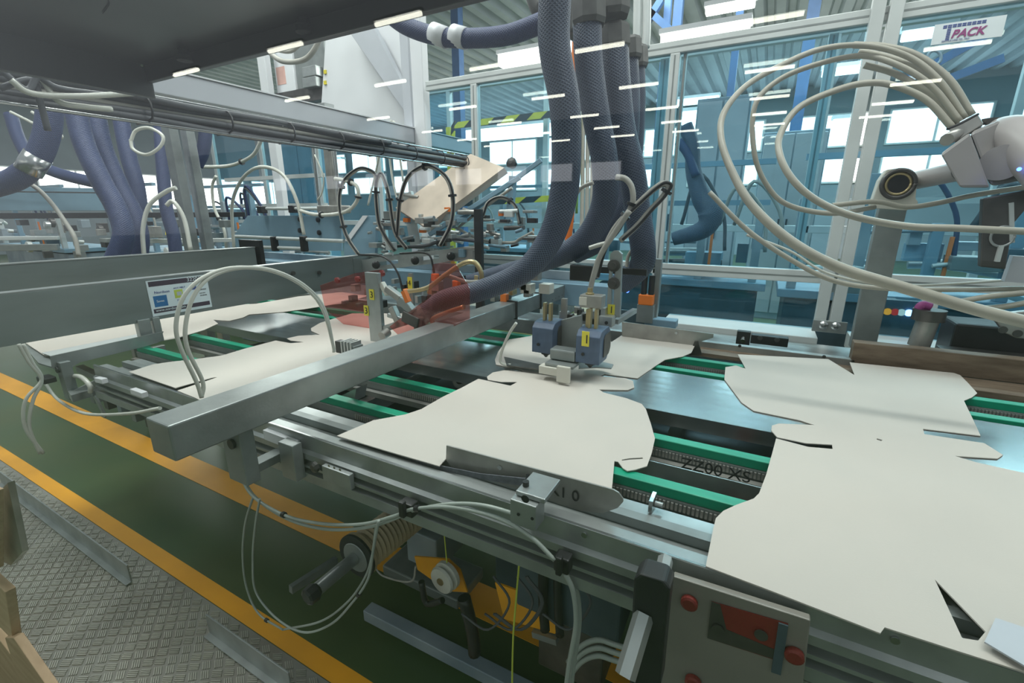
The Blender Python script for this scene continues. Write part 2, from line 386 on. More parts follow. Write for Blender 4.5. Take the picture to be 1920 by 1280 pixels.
a = at(1410, 617, y=2.49); b = at(1476, 648, y=2.49)
s = thing('terminal_box', 'black terminal box with two round screws on the far side frame', 'terminal box', (a.x, 2.47, b.z))
MB().box(a.x, b.x, 2.455, 2.499, b.z, a.z-.02).build('body', BLACK, s, bev=.003)
for f_ in (.25, .7):
    c = V((a.x+(b.x-a.x)*f_, 2.455, (a.z+b.z)/2)); MB().cyl(c, c-V((0, .004, 0)), .011, 10).build('screw', DKST, s)
# wood strip and board
tag(MB().box(-.6, .40, 2.20, 2.30, .955, .972).build('wood_strip', WOOD), 'thin worn wood strip between the green slides and far rail', 'wood strip')
P = [at(*p, z=1.07) for p in [(1595, 636), (1920, 668)]]
bx = MB().box(.385, 1.9, 2.30, 2.36, .985, 1.075); tag(bx.build('wooden_board', WOOD, bev=.003), 'long worn brown wooden board standing behind the right blank', 'board')
tag(MB().box(.40, 1.9, 2.14, 2.298, .96, .985).build('wood_plank', WOOD, bev=.002), 'flat brown wooden plank at the foot of the standing board', 'board')
# ------------------------------------------------------------------ conveyor table
t = thing('near_side_rail', 'long slotted aluminium side rail along the near edge of the conveyor', 'rail', (-.5, .745, .86))
def ext(x0, x1, poly): return MB().prism([(x0, y, z) for y, z in poly], (x1-x0, 0, 0))
prof = [(.745, .9985), (.745, .955), (.735, .948), (.735, .930), (.757, .928), (.757, .915), (.733, .913), (.733, .905), (.757, .903), (.757, .892), (.730, .890), (.730, .862), (.79, .862), (.79, .99), (.752, .99), (.752, .9985)]
ext(-2.35, 1.6, prof).build('profile', ALU, t)
MB().box(-2.35, 1.6, .7465, .752, .9985, .9997).build('bright_edge', STEEL, t)
MB().box(-2.35, 1.6, .792, .838, .94, .962).build('inner_bed', ALU, t)
MB().box(-2.35, 1.6, .84, .865, .90, .985).build('inner_web', ALUD, t)
MB().box(-2.35, 1.6, .868, .91, .965, .978).build('inner_ledge', ALU, t)
for px, py in ((1096, 1002), (1678, 1199)):
    p = at(px, py, y=.744); MB().cyl(p, p-V((0, .003, 0)), .006, 10).build('rivet', STEEL, t)
names = ['green slide rail nearest the near side rail', 'second green slide rail, before the steel deck plates', 'third green slide rail, just beyond the steel deck plates', 'farthest green slide rail, next to the wood strip']
TD = MB()
for i, (y0, wd) in enumerate(((.968, .034), (1.197, .034), (1.815, .036), (1.985, .036))):
    s = thing('slide_rail', names[i], 'slide rail', (-.5, y0, .93), 'green slide rails of the conveyor')
    xl = -2.52 if i < 2 else -5
    MB().box(xl, 1.9, y0, y0+wd, .972, .997).build('slide_strip', GREEN, s, bev=.002)
    MB().box(xl, 1.9, y0-.004, y0+wd+.004, .94, .9715).build('support_profile', ALUD, s)
    tt = MB(); X = -1.1
    while X < .9: tt.box(X, X+.005, y0-.009, y0-.0045, .95, .967); X += .009
    tt.build('belt_tooth', BRUSH, s, kind='stuff')
    MB().box(xl, 1.9, y0-.03, y0-.010, .925, .945).build('carrier_bar', BRUSH, s)
t = thing('deck_plate', 'long shiny steel deck plates down the middle of the conveyor', 'deck plate', (-.5, 1.4, .95))
for a, b in ((-5, -2.9), (-2.89, -1.35), (-1.34, .2), (.205, 1.9)):
    MB().box(a, b, 1.39, 1.77, .994, .999).box(a, b, 1.385, 1.389, .955, .999).build('plate', STEEL, t)
MB().box(-5, 1.9, 1.30, 1.383, .90, .91).build('perforated_bed', ALUD, t)
hol = MB()
for i in range(9):
    hol.cyl((-.14+i*.022, 1.33+(i % 2)*.018, .9105), (-.14+i*.022, 1.33+(i % 2)*.018, .912), .007, 10)
hol.build('bed_hole', BLACK, t, kind='stuff')
t = thing('under_shade_tray', 'added dark shade tray and cross members under the slide rails', 'tray', (-.5, 1.5, .8))
MB().box(-2.5, 1.9, .87, 2.28, .79, .80).build('tray', MACHD, t)  # dark sheet added so the gaps between slides read as shade
X = -2.4
while X < 1.8: MB().box(X, X+.04, .87, 2.28, .84, .90).build('cross_member', ALUD, t); X += .55
for (X, Y, dx, mt_) in ((-.03, 1.30, .04, RED), (.05, 1.32, .03, RED), (-.06, 1.08, .03, BLACK), (0.0, 1.08, .05, RED), (.06, 1.1, .03, BLACK), (-.5, 1.1, .06, DKST), (-1.1, 1.6, .2, RED)):
    MB().box(X, X+dx, Y, Y+.05, .80, .88).build('valve_block', mt_, t, bev=.003)
MB().tube([(-.12, 1.1, .82), (-.05, 1.1, .885), (.03, 1.1, .87), (.1, 1.12, .84)], .005).build('hydraulic_line', DKST, t)
t = thing('marked_steel_bar', 'steel bar with black handwriting between the two near green slides', 'bar', (-.18, 1.13, .9))
MB().box(-.30, .6, 1.13, 1.134, .895, .962).build('bar', ALU, t)
text('handwriting', 'ZZ00 XS', at(1276, 876, y=1.1285), at(1390, 902, y=1.1285)-at(1276, 876, y=1.1285), (0, 0, 1), .043, INK, t)
# a round roller seen between the rails
t = thing('guide_roller', 'small steel guide roller with dark centre beneath the glue head', 'roller', at(865, 715, z=.9))
c = at(866, 713, z=.93); MB().lathe(c, (.2, -1, .3), [(0, .034), (.02, .034), (.022, .028), (.022, .012)], 20).build('wheel', BRUSH, t)
MB().lathe(c+V((.005, -.023, .007)), (.2, -1, .3), [(0, .014), (.006, .014), (.007, .006)], 14).build('hub', BLACK, t)

# ------------------------------------------------------------------ cardboard blanks
def blank(pts, label, z=1.0, holes=(), world=()):
    P = [at(*p, z=z) for p in pts]; H = [[at(*p, z=z) for p in h] for h in holes]
    return tag(MB().prism(P, (0, 0, .0025), H).build('cardboard_blank', CARD), label, 'cardboard blank', 'cut greyboard blanks on the conveyor')
blank([(632, 818), (700, 789), (760, 778), (790, 768), (830, 745), (865, 728), (897, 711), (957, 724), (970, 717), (940, 717), (915, 713), (913, 707), (924, 699), (945, 695), (983, 697), (976, 693), (930, 684), (928, 675), (934, 660), (943, 648), (955, 637), (993, 631), (1000, 628), (1100, 624), (1131, 625), (1141, 627), (1146, 642), (1166, 629), (1200, 636), (1303, 648), (1296, 662), (1280, 669), (1247, 675), (1233, 684), (1195, 710), (1133, 702), (1124, 706), (1173, 710), (1187, 715), (1189, 727), (1177, 732), (1123, 731), (1132, 737), (1173, 747), (1203, 758), (1211, 768), (1220, 795), (1228, 823), (1222, 850), (1213, 875), (1190, 882), (1176, 884), (1168, 879), (1159, 867), (1152, 866), (1147, 921), (1020, 893), (900, 862), (837, 860), (824, 875), (720, 845)],
      'complete cardboard blank in the centre, under the two blue glue guns', holes=[[(1166, 863), (1180, 860.5), (1205, 859), (1205, 861.5), (1180, 863), (1166, 865)]])
blank([(1383, 665), (1398, 692), (1380, 686), (1360, 689), (1358, 712), (1370, 728), (1390, 755), (1413, 771), (1500, 789), (1527, 798), (1460, 795), (1447, 799), (1446, 808), (1457, 821), (1510, 832), (1560, 835), (1561, 843), (1515, 839), (1455, 823), (1447, 853), (1436, 892), (1423, 926), (1413, 936), (1380, 948), (1356, 959), (1342, 973), (1337, 993), (1323, 1063), (1450, 1111), (1650, 1189), (1658, 1178), (1800, 1224), (1920, 1262), (2060, 1310), (2150, 1180), (2050, 960), (1920, 888), (1830, 868), (1790, 856), (1870, 861), (1880, 854), (1845, 832), (1733, 815), (1730, 805), (1838, 818), (1830, 800), (1807, 752), (1822, 746), (1832, 738), (1815, 719), (1800, 704), (1788, 700), (1593, 680), (1602, 704), (1553, 674), (1460, 669)],
      'largest cardboard blank, filling the lower right of the conveyor', holes=[[(1752, 1088), (1803, 1198), (1833, 1203), (1847, 1186)], [(1644, 823), (1655, 826), (1652, 828), (1643, 825)]])
blank([(242, 698), (287, 684), (320, 679), (367, 674), (417, 667), (460, 654), (517, 639), (545, 644), (570, 642), (545, 639), (538, 635), (560, 630), (600, 628), (584, 621), (583, 616), (600, 606), (625, 598), (640, 594), (660, 588), (760, 588), (780, 600), (770, 640), (740, 648), (700, 655), (690, 662), (640, 690), (560, 730), (420, 775), (367, 747), (333, 733), (408, 708), (398, 709), (329, 728)],
      'cardboard blank lying between the long square beam and the tall beam')
blank([(43, 640), (100, 618), (200, 600), (300, 585), (397, 575), (430, 572), (480, 570), (560, 556), (640, 548), (690, 555), (640, 570), (627, 571), (570, 580), (533, 585), (467, 590), (455, 596), (430, 602), (400, 600), (409, 607), (383, 619), (333, 634), (300, 640), (230, 650), (160, 660), (85, 668)],
      'cardboard blank at the far left, partly below the tall beam')
# curled flap at the far right
f = [at(*p, z=1.012) for p in [(1866, 1160), (1940, 1185), (1940, 1262), (1845, 1205)]]
tag(MB().prism(f, (0, 0, .0025)).build('folded_flap', LGREY), 'grey folded flap lying on the large blank at the right edge', 'flap')

# ------------------------------------------------------------------ beams across the conveyor
t = thing('square_cross_beam', 'long square aluminium cross beam in the foreground, over the blanks', 'beam', (-1.13, .44, 1.07))
MB().box(-1.182, -1.085, .44, 2.02, 1.066, 1.153).build('tube', ALUB, t, bev=.004)
MB().box(-1.180, -1.087, 2.02, 2.75, 1.068, 1.151).build('extension_tube', ALUB, t, bev=.004)
hl = MB()
for i in range(6):
    p = at(985+i*8, 556-i*2.4, z=1.1535); hl.cyl(p, p+V((0, 0, .0006)), .004, 8)
    p = at(1036+i*6, 562-i*3, x=-1.0845); hl.cyl(p, p+V((.0006, 0, 0)), .0035, 8)
hl.build('drill_hole', BLACK, t, kind='stuff')
for yy in (2.05, 2.35):
    MB().box(-1.186, -1.081, yy, yy+.012, 1.062, 1.157).build('black_strap', BLACK, t)
MB().prism([at(*p, y=1.02) for p in [(632, 745), (668, 728), (664, 752), (650, 757), (646, 745)]], (0, .05, 0)).build('foot_bracket', BRUSH, t)
t = thing('beam_end_bracket', 'bolted grey bracket joining the square beam to the near rail', 'bracket', (-1.15, .6, .9))
a = at(455, 826, y=.62); 
MB().box(-1.2, -1.12, .60, .64, .90, 1.064).build('hanger_plate', ALUD, t, bev=.003)
MB().cyl((-1.15, .599, 1.02), (-1.15, .592, 1.02), .014, 14).build('hole_plug', BLACK, t)
MB().box(-1.19, -1.15, .642, .735, .905, .93).build('support_arm', ALUD, t, bev=.002)
MB().bar(at(500, 812, y=.74), at(560, 835, y=.74), .02, .03).build('slot_key', WHITE, t)
MB().box(-1.12, -1.06, .70, .731, .875, .985).build('rail_bracket', ALU, t, bev=.002)
a = at(592, 874, y=.72); MB().lathe(a, (0, -1, 0), [(0, .016), (.008, .016), (.012, .009)], 8).build('hex_nut', DKST, t)
a = at(610, 868, y=.728); b = at(665, 915, y=.728)
pl = MB().box(a.x, b.x, .715, .73, b.z, a.z).build('slot_plate', ALU, t, bev=.002)
for px in (617, 627, 638): p = at(px, 873+(px-617)*.35, y=.714); MB().cyl(p, p-V((0, .001, 0)), .004, 8).build('hole', STEEL, pl)

t = thing('tall_cross_beam', 'tall galvanised cross beam carrying the printed white sticker', 'beam', (-2.52, .3, 1.1))
MB().box(-2.515, -2.5, .23, 2.55, 1.105, 1.30).build('web', GALV, t, bev=.001)
MB().box(-2.56, -2.5, .23, 2.55, 1.301, 1.305).build('top_flange', ALU, t)
MB().box(-2.5, -2.494, 2.3, 2.62, 1.16, 1.29).build('joint_plate', GALV, t, bev=.001)
for px, py in ((549, 512), (598, 511)):
    p = at(px, py, x=-2.494); MB().cyl(p, p+V((.01, 0, 0)), .013, 8).build('bolt', DKST, t)
ST = thing('printed_sticker', 'white sticker with plum bands and a blue square on tall beam', 'sticker', at(335, 555, x=-2.499))
X0 = -2.4985
def sp(u, v): # sticker coordinates (0..1, 0..1 from the lower left)
    a, b, c, d = at(284, 592, x=X0), at(397, 577, x=X0), at(275, 527, x=X0), at(388, 514, x=X0)
    y = (a.y+c.y)/2+u*((b.y+d.y)/2-(a.y+c.y)/2); z0, z1 = (a.z+b.z)/2, (c.z+d.z)/2
    return y, z0+v*(z1-z0)
def srect(name, u0, v0, u1, v1, m, k=1):
    y0, z0 = sp(u0, v0); y1, z1 = sp(u1, v1); return MB().box(X0, X0+.0005*k, y0, y1, z0, z1).build(name, m, ST)
srect('paper', 0, 0, 1, 1, STK); srect('upper_band', .03, .83, .97, .97, PLUM, 2); srect('lower_band', .03, .08, .97, .2, PLUM, 2)
srect('blue_square', .06, .25, .27, .56, STBL, 2); srect('lime_frame', .40, .42, .54, .66, STGR, 2); srect('lime_core', .44, .49, .52, .60, LGREY, 3)
srect('dark_mark', .68, .60, .78, .72, NAVY, 2)
def stx(s, u, v, size, m): y, z = sp(u, v); text('print', s, (X0+.0016, y, z), (0, 1, 0), (0, 0, 1), size, m, ST)
stx('322012', .64, .86, .026, STK); stx('Nordson', .09, .62, .018, NAVY); stx('Saves', .10, .38, .015, STK)
stx('HOT MELT', .40, .69, .011, NAVY); stx('SYSTEM', .42, .34, .011, NAVY); stx('0.37 041', .82, .45, .008, INK); stx('23 270 00', .82, .38, .008, INK); stx('SERVICE', .84, .56, .008, INK); stx('www.nordson.com', .06, .12, .017, STK)
t = thing('rear_cross_beam', 'grey cross beam running behind the tall stickered beam', 'beam', (-3.26, .5, 1.2))
MB().box(-3.3, -3.24, .23, 2.08, 1.17, 1.35).build('web', GALV, t, bev=.002)
MB().box(-3.31, -3.235, .23, 2.08, 1.351, 1.356).build('top_flange', ALU, t)
# lower side strip under the tall beam at the left
t = thing('end_guide_channel', 'angled aluminium guide channel under the left end of tall beam', 'guide', (-2.6, .7, 1.0))
XL = -2.44
MB().prism([at(*p, x=XL) for p in [(94, 668), (307, 621), (297, 642), (262, 652), (150, 679), (118, 700), (98, 690)]], (-.004, 0, 0)).build('side_plate', ALU, t)
MB().prism([at(*p, z=1.012) for p in [(78, 661), (95, 667), (306, 621), (268, 624)]], (0, 0, -.003)).build('top_flange', ALUW, t)
MB().prism([at(*p, z=.995) for p in [(38, 641), (92, 667), (112, 692), (72, 680)]], (0, 0, -.006)).build('tail_plate', ALUD, t)
q = at(283, 625, x=-2.5); MB().box(-2.53, -2.49, q.y-.045, q.y+.005, 1.0, 1.12).box(-2.53, -2.49, q.y+.015, q.y+.045, 1.0, 1.12).build('post', ALU, t, bev=.003)
q = at(294, 650, x=-2.42); MB().box(-2.435, -2.41, q.y-.02, q.y+.03, .93, 1.0).build('foot', BRUSH, t, bev=.002)
t = thing('left_end_bracket', 'grey bolted bracket hanging below the left end of table', 'bracket', (-2.45, .6, .9))
c = at(107, 693, y=.66)
MB().box(c.x-.022, c.x+.025, .665, .70, c.z-.13, c.z+.03).build('hanger_plate', ALUD, t, bev=.002)
MB().cyl(c+V((0, .004, 0)), c+V((0, -.003, 0)), .013, 14).build('hole_plug', BLACK, t)
MB().prism([at(*p, z=.90) for p in [(127, 733), (153, 725), (168, 731), (133, 741)]], (0, 0, -.03)).build('support_arm', ALU, t)
MB().bar(at(140, 738, z=.885), at(195, 712, z=.93), .02, .03).build('arm', ALUD, t, bev=.002)
for a_, b_ in (((183, 711), (197, 714)), ((250, 732), (272, 740))): MB().bar(at(*a_, y=.72), at(*b_, y=.72), .02, .02).build('white_block', WHITE, t, bev=.002)
for i in range(6): p_ = at(175+i*26, 735+i*11, y=.80); MB().box(p_.x-.02, p_.x+.015, .79, .83, p_.z-.05, p_.z+.01).build('block', (ALUD, DKST, MACH)[i % 3], t, bev=.002)
MB().bar(at(178, 742, y=.74), at(198, 782, y=.74), .008, .02).build('strut', ALU, t)
MB().bar(at(150, 690, y=.86), at(330, 775, y=.86), .03, .03).build('lower_rod', ALUD, t)
t = thing('hose_clip', 'dark clip gathering white tubes at the left end of table', 'clip', at(82, 712, y=.62))
p_ = at(82, 712, y=.62); MB().box(p_.x-.04, p_.x+.03, .61, .65, p_.z-.012, p_.z+.01).build('clip_body', BLACK, t, bev=.003)
# ------------------------------------------------------------------ canopy
t = thing('steel_canopy', 'dark brushed steel canopy panel overhead at the top left', 'canopy', (-.6, .2, 1.9))
MB().box(-1.312, .6, .225, .655, 1.925, 1.935).build('underside', CANOPY, t)
MB().box(-.30, .6, .28, .655, 1.9245, 1.925).build('overlap_sheet', CANOPY, t)
MB().box(-1.312, .6, .640, .655, 1.890, 1.924).build('far_lip', CANOPY, t, bev=.002)
MB().box(-1.33, -1.313, .225, .655, 1.858, 1.935).build('left_lip', CANOPY, t, bev=.002)
for px, py in ((343, 92), (568, 34)):
    p = at(px, py, z=1.924); MB().lathe(p, (0, 0, -1), [(0, .010), (.010, .010), (.012, .014), (.022, .015), (.024, .008)], 12).build('rubber_foot', RUBBER, t)
p = at(266, 122, z=1.924); MB().lathe(p, (0, 0, -1), [(0, .006), (.004, .004), (.005, .001)], 8).build('rivet', STEEL, t)
MB().tube([at(193, 25, z=1.923), at(205, 8, z=1.923), at(202, -6, z=1.923)], .0009, 5).build('scratch_wire', BLACK, t)

# ------------------------------------------------------------------ light grey beam, cable tray, control box
t = thing('light_grey_gantry_beam', 'light grey overhead beam running back from under the canopy', 'beam', (-3, 2, 2.2))
MB().box(-2.50, -2.42, .6, 3.75, 2.10, 2.2).build('tube', LGREY, t, bev=.004)
MB().box(-2.52, -2.41, .6, 3.75, 2.201, 2.207).build('cap_strip', WHITE, t)
t = thing('cable_tray', 'sagging bundle of grey and black cables on a wire tray', 'cable tray', (-1.95, 1, 1.9))
def tz(y, k): return 1.935+.044*k
m = MB().tube([(-1.9, y, tz(y, 1)) for y in (.3, 1, 2, 3)], .005); m.build('tray_wire', STEEL, t)
MB().tube([(-1.87, y, tz(y, -1.1)) for y in (.3, 1, 2, 3)], .005).build('tray_wire', STEEL, t)
for i in range(14):
    rr = random.uniform(.008, .014); mt_ = (CABD, CABD, CABG, CABD, BLACK)[i % 5]
    kz = random.uniform(-.9, .75); x = -1.93+random.random()*.06; ye = 3.0 if i < 6 else random.uniform(1.4, 2.8)
    P = [(x+random.uniform(-.01, .01), .25+j*(ye-.25)/7, tz(j*.4, kz)+random.uniform(-.010, .010)*(1.3-j/8)) for j in range(8)]
    MB().tube(P, rr*(1.25 if i < 3 else 1), 8).build('cable', mt_, t)
for j in range(8):
    y = .9+j*.27; zc = tz(y, -.1); MB().tube([(-1.955, y, zc-.04), (-1.955, y, zc+.03), (-1.86, y, zc+.035), (-1.85, y, zc-.03), (-1.955, y, zc-.04)], .0035, 6, 3).build('cable_tie', BLACK, t)
for i, pp in enumerate([[(0, 165), (60, 150), (75, 190), (90, 245)], [(80, 150), (110, 190), (160, 200), (210, 205)], [(0, 130), (50, 168), (72, 145), (110, 165), (200, 178)], [(20, 150), (60, 175), (150, 180), (250, 175)]]):
    MB().tube(path(pp, x=-1.84+.01*i), .008, 8).build('loose_cable', (CABD, CABW)[i % 2], t)
t = thing('control_box', 'pale control box with pink label and grey plugs on post', 'control box', at(560, 180, y=3.3))
Y = 3.25
a = at(510, 95, y=Y); b = at(555, 170, y=Y); c = at(612, 170, y=Y)
MB().box(a.x, b.x, Y, Y+.25, b.z, a.z).build('door', WHITE, t, bev=.006)
MB().box(b.x+.002, c.x, Y+.02, Y+.25, b.z, a.z+.05).build('housing', ALUD, t, bev=.006)
p = at(517, 127, y=Y-.001); q = at(537, 157, y=Y-.001); MB().box(p.x, q.x, Y-.002, Y, q.z, p.z).build('label_plate', mat('pink_label', (.70, .42, .36), .6), t)
for py in (130, 150):
    p = at(578, py, y=Y+.01); q = at(605, py+14, y=Y+.01); MB().box(p.x, q.x, Y-.06, Y+.015, q.z, p.z).build('plug', ALU, t, bev=.005)
    p = at(608, py+2, y=Y-.05); MB().box(p.x, p.x+.03, Y-.06, Y, p.z-.03, p.z).build('yellow_clip', HAZ, t)
p = at(515, 175, y=Y); q = at(610, 185, y=Y); MB().box(p.x, q.x, Y, Y+.22, q.z, p.z).build('base_plate', DKST, t, bev=.003)
tag(MB().tube(path([(500, 95), (530, 115), (570, 112), (592, 88), (600, 60), (590, 40)], y=2.6), .018, 10).build('grey_cable', CABG), 'thick grey cable drooping in a loop over the control box', 'cable')
tag(MB().tube(path([(505, 90), (540, 97), (560, 85), (575, 60)], y=2.65), .014, 10).build('grey_cable', CABG), 'thinner grey cable just above the drooping thick one', 'cable')
# twin rod actuator under the gantry beam
t = thing('rod_actuator', 'vertical twin rod actuator with glass tube below gantry beam', 'actuator', at(600, 390, y=2.7))
Y = 2.6
for px, w_, m_ in ((580, .012, STEEL), (620, .014, STEEL)):
    p0 = at(px, 212, y=Y); MB().cyl(p0, (p0.x, p0.y, at(px+3, 385, y=Y).z), w_, 12).build('rod', m_, t)
p0 = at(600, 200, y=Y); z1 = at(600, 385, y=Y).z
MB().box(p0.x-.04, p0.x+.035, Y+.02, Y+.07, z1, p0.z).build('cylinder_body', BRUSH, t, bev=.006)
MB().box(p0.x-.07, p0.x+.07, Y-.02, Y+.07, p0.z-.02, p0.z+.02).build('top_clamp', ALU, t, bev=.004)
MB().box(p0.x-.06, p0.x+.05, Y-.01, Y+.05, at(600, 252, y=Y).z, at(600, 243, y=Y).z).build('black_collar', BLACK, t)
MB().box(p0.x-.10, p0.x+.14, Y-.05, Y+.08, z1-.06, z1).build('foot_block', BRUSH, t, bev=.01)
MB().tube(path([(590, 290), (606, 330), (604, 360), (595, 375)], y=Y-.02), .006).build('air_line', CABW, t)

# ------------------------------------------------------------------ blue hoses
def hose(pts, r, label, dk='y', m_=HOSE, n=20, extra=None, **k):
    P = [at(p[0], p[1], **{dk: p[2]}) for p in pts]
    o = tag(MB().tube(P, r, n, 10).build('braided_hose', m_), label, 'hose', 'dark blue braided hoses'); return P, o
def fitting(p, q, r, root):
    p = V(p); q = V(q); L_ = (q-p).length
    MB().lathe(p, q-p, [(0, r*.86), (L_*.08, r), (L_*.85, r*1.02), (L_, r*.9)], 8).build('hex_coupling', DKST2, root)
DKST2 = mat('charcoal_coupling', (.10, .10, .095), .5, .1, .15, 20)
P1, h1 = hose([(1045, -60, 1.55), (1040, 10, 1.55), (1040, 90, 1.56), (1058, 190, 1.58), (1062, 280, 1.6), (1056, 370, 1.62), (1030, 450, 1.64), (980, 510, 1.62), (900, 545, 1.6), (835, 562, 1.58), (795, 590, 1.58)], [.052]*6+[.05, .046, .044, .044, .042], 'nearest and widest braided hose, curving down onto the conveyor')
hose([(1101, 40, 1.8), (1104, 120, 1.8), (1118, 220, 1.82), (1134, 310, 1.85), (1130, 390, 1.9), (1090, 455, 1.95), (1020, 490, 2.0), (930, 515, 2.1), (880, 528, 2.2)], [.052]*6+[.046, .044, .04], 'second braided hose from the left, emerging from the widest coupling')
hose([(1150, 60, 1.95), (1155, 150, 1.95), (1165, 240, 1.97), (1184, 320, 2.0), (1196, 400, 2.05), (1206, 470, 2.1), (1200, 500, 2.15), (1165, 530, 2.2)], .055, 'third braided hose, ending beside the slotted bracket')
hose([(1178, 90, 2.15), (1183, 190, 2.15), (1180, 260, 2.15), (1168, 330, 2.2), (1160, 400, 2.2), (1125, 455, 2.25), (1080, 480, 2.3)], .038, 'thin braided hose hanging behind the second one')
hose([(1194, 110, 2.3), (1196, 200, 2.3), (1190, 300, 2.3), (1178, 360, 2.3), (1150, 430, 2.35), (1100, 470, 2.4)], .034, 'rearmost thin braided hose, right of the others')
for i, (px, a, b, yy, r) in enumerate(((1103, -15, 50, 1.8, .062), (1148, -40, 34, 1.93, .064), (1150, 48, 96, 1.95, .062), (1180, 72, 112, 2.15, .05), (1194, 88, 128, 2.3, .048))):
    p = at(px, a, y=yy); q = at(px+1, b, y=yy)
    o = MB().lathe(p, q-p, [(0, r*.86), (.012, r), ((q-p).length*.85, r*1.03), ((q-p).length, r*.92)], 8).build('hex_coupling', DKST2)
    tag(o, ['charcoal coupling atop the second braided hose', 'upper charcoal coupling beside the orange cable', 'lower charcoal coupling atop the third braided hose', 'small charcoal coupling atop a thin braided hose', 'smallest charcoal coupling, farthest right'][i], 'coupling')
tag(MB().box(*sorted((at(1062, 30, y=2.0).x, at(1085, 30, y=2.0).x)), 1.95, 2.1, at(1070, 68, y=2.0).z, at(1070, -30, y=2.0).z).build('manifold_block', DKST2, bev=.01), 'dark manifold block between the first two braided hoses', 'manifold')
tag(MB().tube(path([(985, -60), (1000, -5), (1012, 18), (1030, 5)], y=1.9), .03, 10).build('manifold_elbow', DKST2), 'dark elbow pipe at the top edge left of hoses', 'elbow')
# horizontal hose with clamps
t = thing('clamped_hose', 'horizontal blue hose with two pale clamps under the canopy', 'hose', at(850, 70, y=1.7))
MB().tube(path([(715, 15), (760, 48), (820, 68), (880, 72), (950, 66), (1010, 45), (1040, 30)], y=1.7), .034, 18, 10).build('sleeve', HOSEL, t)
for a, b in (((812, 62), (838, 72)), ((850, 66), (874, 73))):
    MB().tube([at(*a, y=1.7), at(*b, y=1.7)], .039, 18).build('clamp_band', WHITE, t)
tag(MB().tube(path([(700, -30), (725, 30), (770, 50)], y=1.85), .02, 10).build('hose_stub', HOSEL), 'short blue hose stub near the canopy edge', 'hose')
# far left hoses
LH = [([(95, 190), (88, 250), (68, 300), (30, 335), (-30, 355)], 2.6, .060, 'leftmost blue hose with a silver foil band, curving to the edge'),
      ([(140, 200), (158, 270), (190, 340), (218, 390), (232, 440), (215, 490)], 2.9, .058, 'blue hose right of the one with the silver band'),
      ([(180, 215), (195, 280), (225, 350), (250, 400), (262, 445), (258, 490)], 3.1, .054, 'blue hose in the middle of the left bundle'),
      ([(225, 215), (240, 290), (256, 350), (260, 400), (250, 470)], 3.4, .052, 'straight blue hose hanging at the back of the left bundle'),
      ([(300, 230), (305, 310), (312, 390), (325, 440), (330, 475)], 3.6, .045, 'thin blue hose in front of the dark grey post'),
      ([(385, 190), (385, 250), (380, 285), (368, 310)], 3.5, .045, 'short blue hose to the right of the dark grey post'),
      ([(20, 215), (35, 260), (60, 300), (110, 325), (190, 345)], 4.2, .05, 'faint blue hose lying level behind the left bundle')]
for pts, d, r, lb in LH:
    tag(MB().tube(path(pts, d=d), r, 16, 10).build('braided_hose', HOSEL), lb, 'hose', 'dark blue braided hoses')
tag(MB().tube([at(72, 292, d=2.6), at(52, 322, d=2.6)], .064, 16).build('foil_band', STEEL), 'silver foil band wrapped on the leftmost blue hose', 'clamp')
# hoses seen inside the far enclosure
tag(MB().tube(path([(1285, 235), (1298, 275), (1300, 320), (1315, 370), (1332, 400), (1318, 430), (1262, 448)], y=3.8), [.05, .05, .055, .07, .09, .07, .05], 14, 8).build('braided_hose', HOSE), 'bulky blue hose bundle bent inside the teal enclosure', 'hose', 'dark blue braided hoses')
tag(MB().tube(path([(1272, 265), (1290, 290), (1305, 330)], y=3.75), .03, 12).build('braided_hose', HOSEL), 'short blue hose joining the bundle inside the enclosure', 'hose', 'dark blue braided hoses')
# orange and white vertical cables
t = thing('orange_riser', 'bright orange cable rising behind the blue braided hoses', 'cable', at(1075, 440, y=2.6))
MB().tube(path([(1086, -20), (1079, 90), (1076, 250), (1072, 380), (1062, 480)], y=2.6), .02, 12).build('sheath', ORANGE, t)
for py in (190, 340): p = at(1077, py, y=2.6); MB().cyl(p-V((0, 0, .006)), p+V((0, 0, .006)), .024, 12).build('tie_band', BLACK, t)
tag(MB().tube(path([(1092, -20), (1088, 90), (1085, 250), (1081, 400)], y=2.66), .008, 8).build('green_riser', mat('green_cable', (.2, .5, .12), .5)), 'thin green cable beside the orange riser', 'cable')
for i, px in enumerate((1094, 1103, 1112)):
    tag(MB().tube(path([(px+4, 60), (px, 200), (px-3, 420), (px-8, 470)], y=2.68), .013, 8).build('pale_riser', CABW), ['pale vertical cable closest to the orange riser', 'pale vertical cable, middle of three', 'pale vertical cable, right of three'][i], 'cable')
for i, px in enumerate((1213, 1196)):
    tag(MB().tube(path([(px, -20), (px-1, 60), (px-3, 90)], y=2.7), .022, 8).build('pale_conduit', ALUW), ['pale conduit right of the couplings at the top edge', 'pale conduit behind the couplings at the top edge'][i], 'conduit')

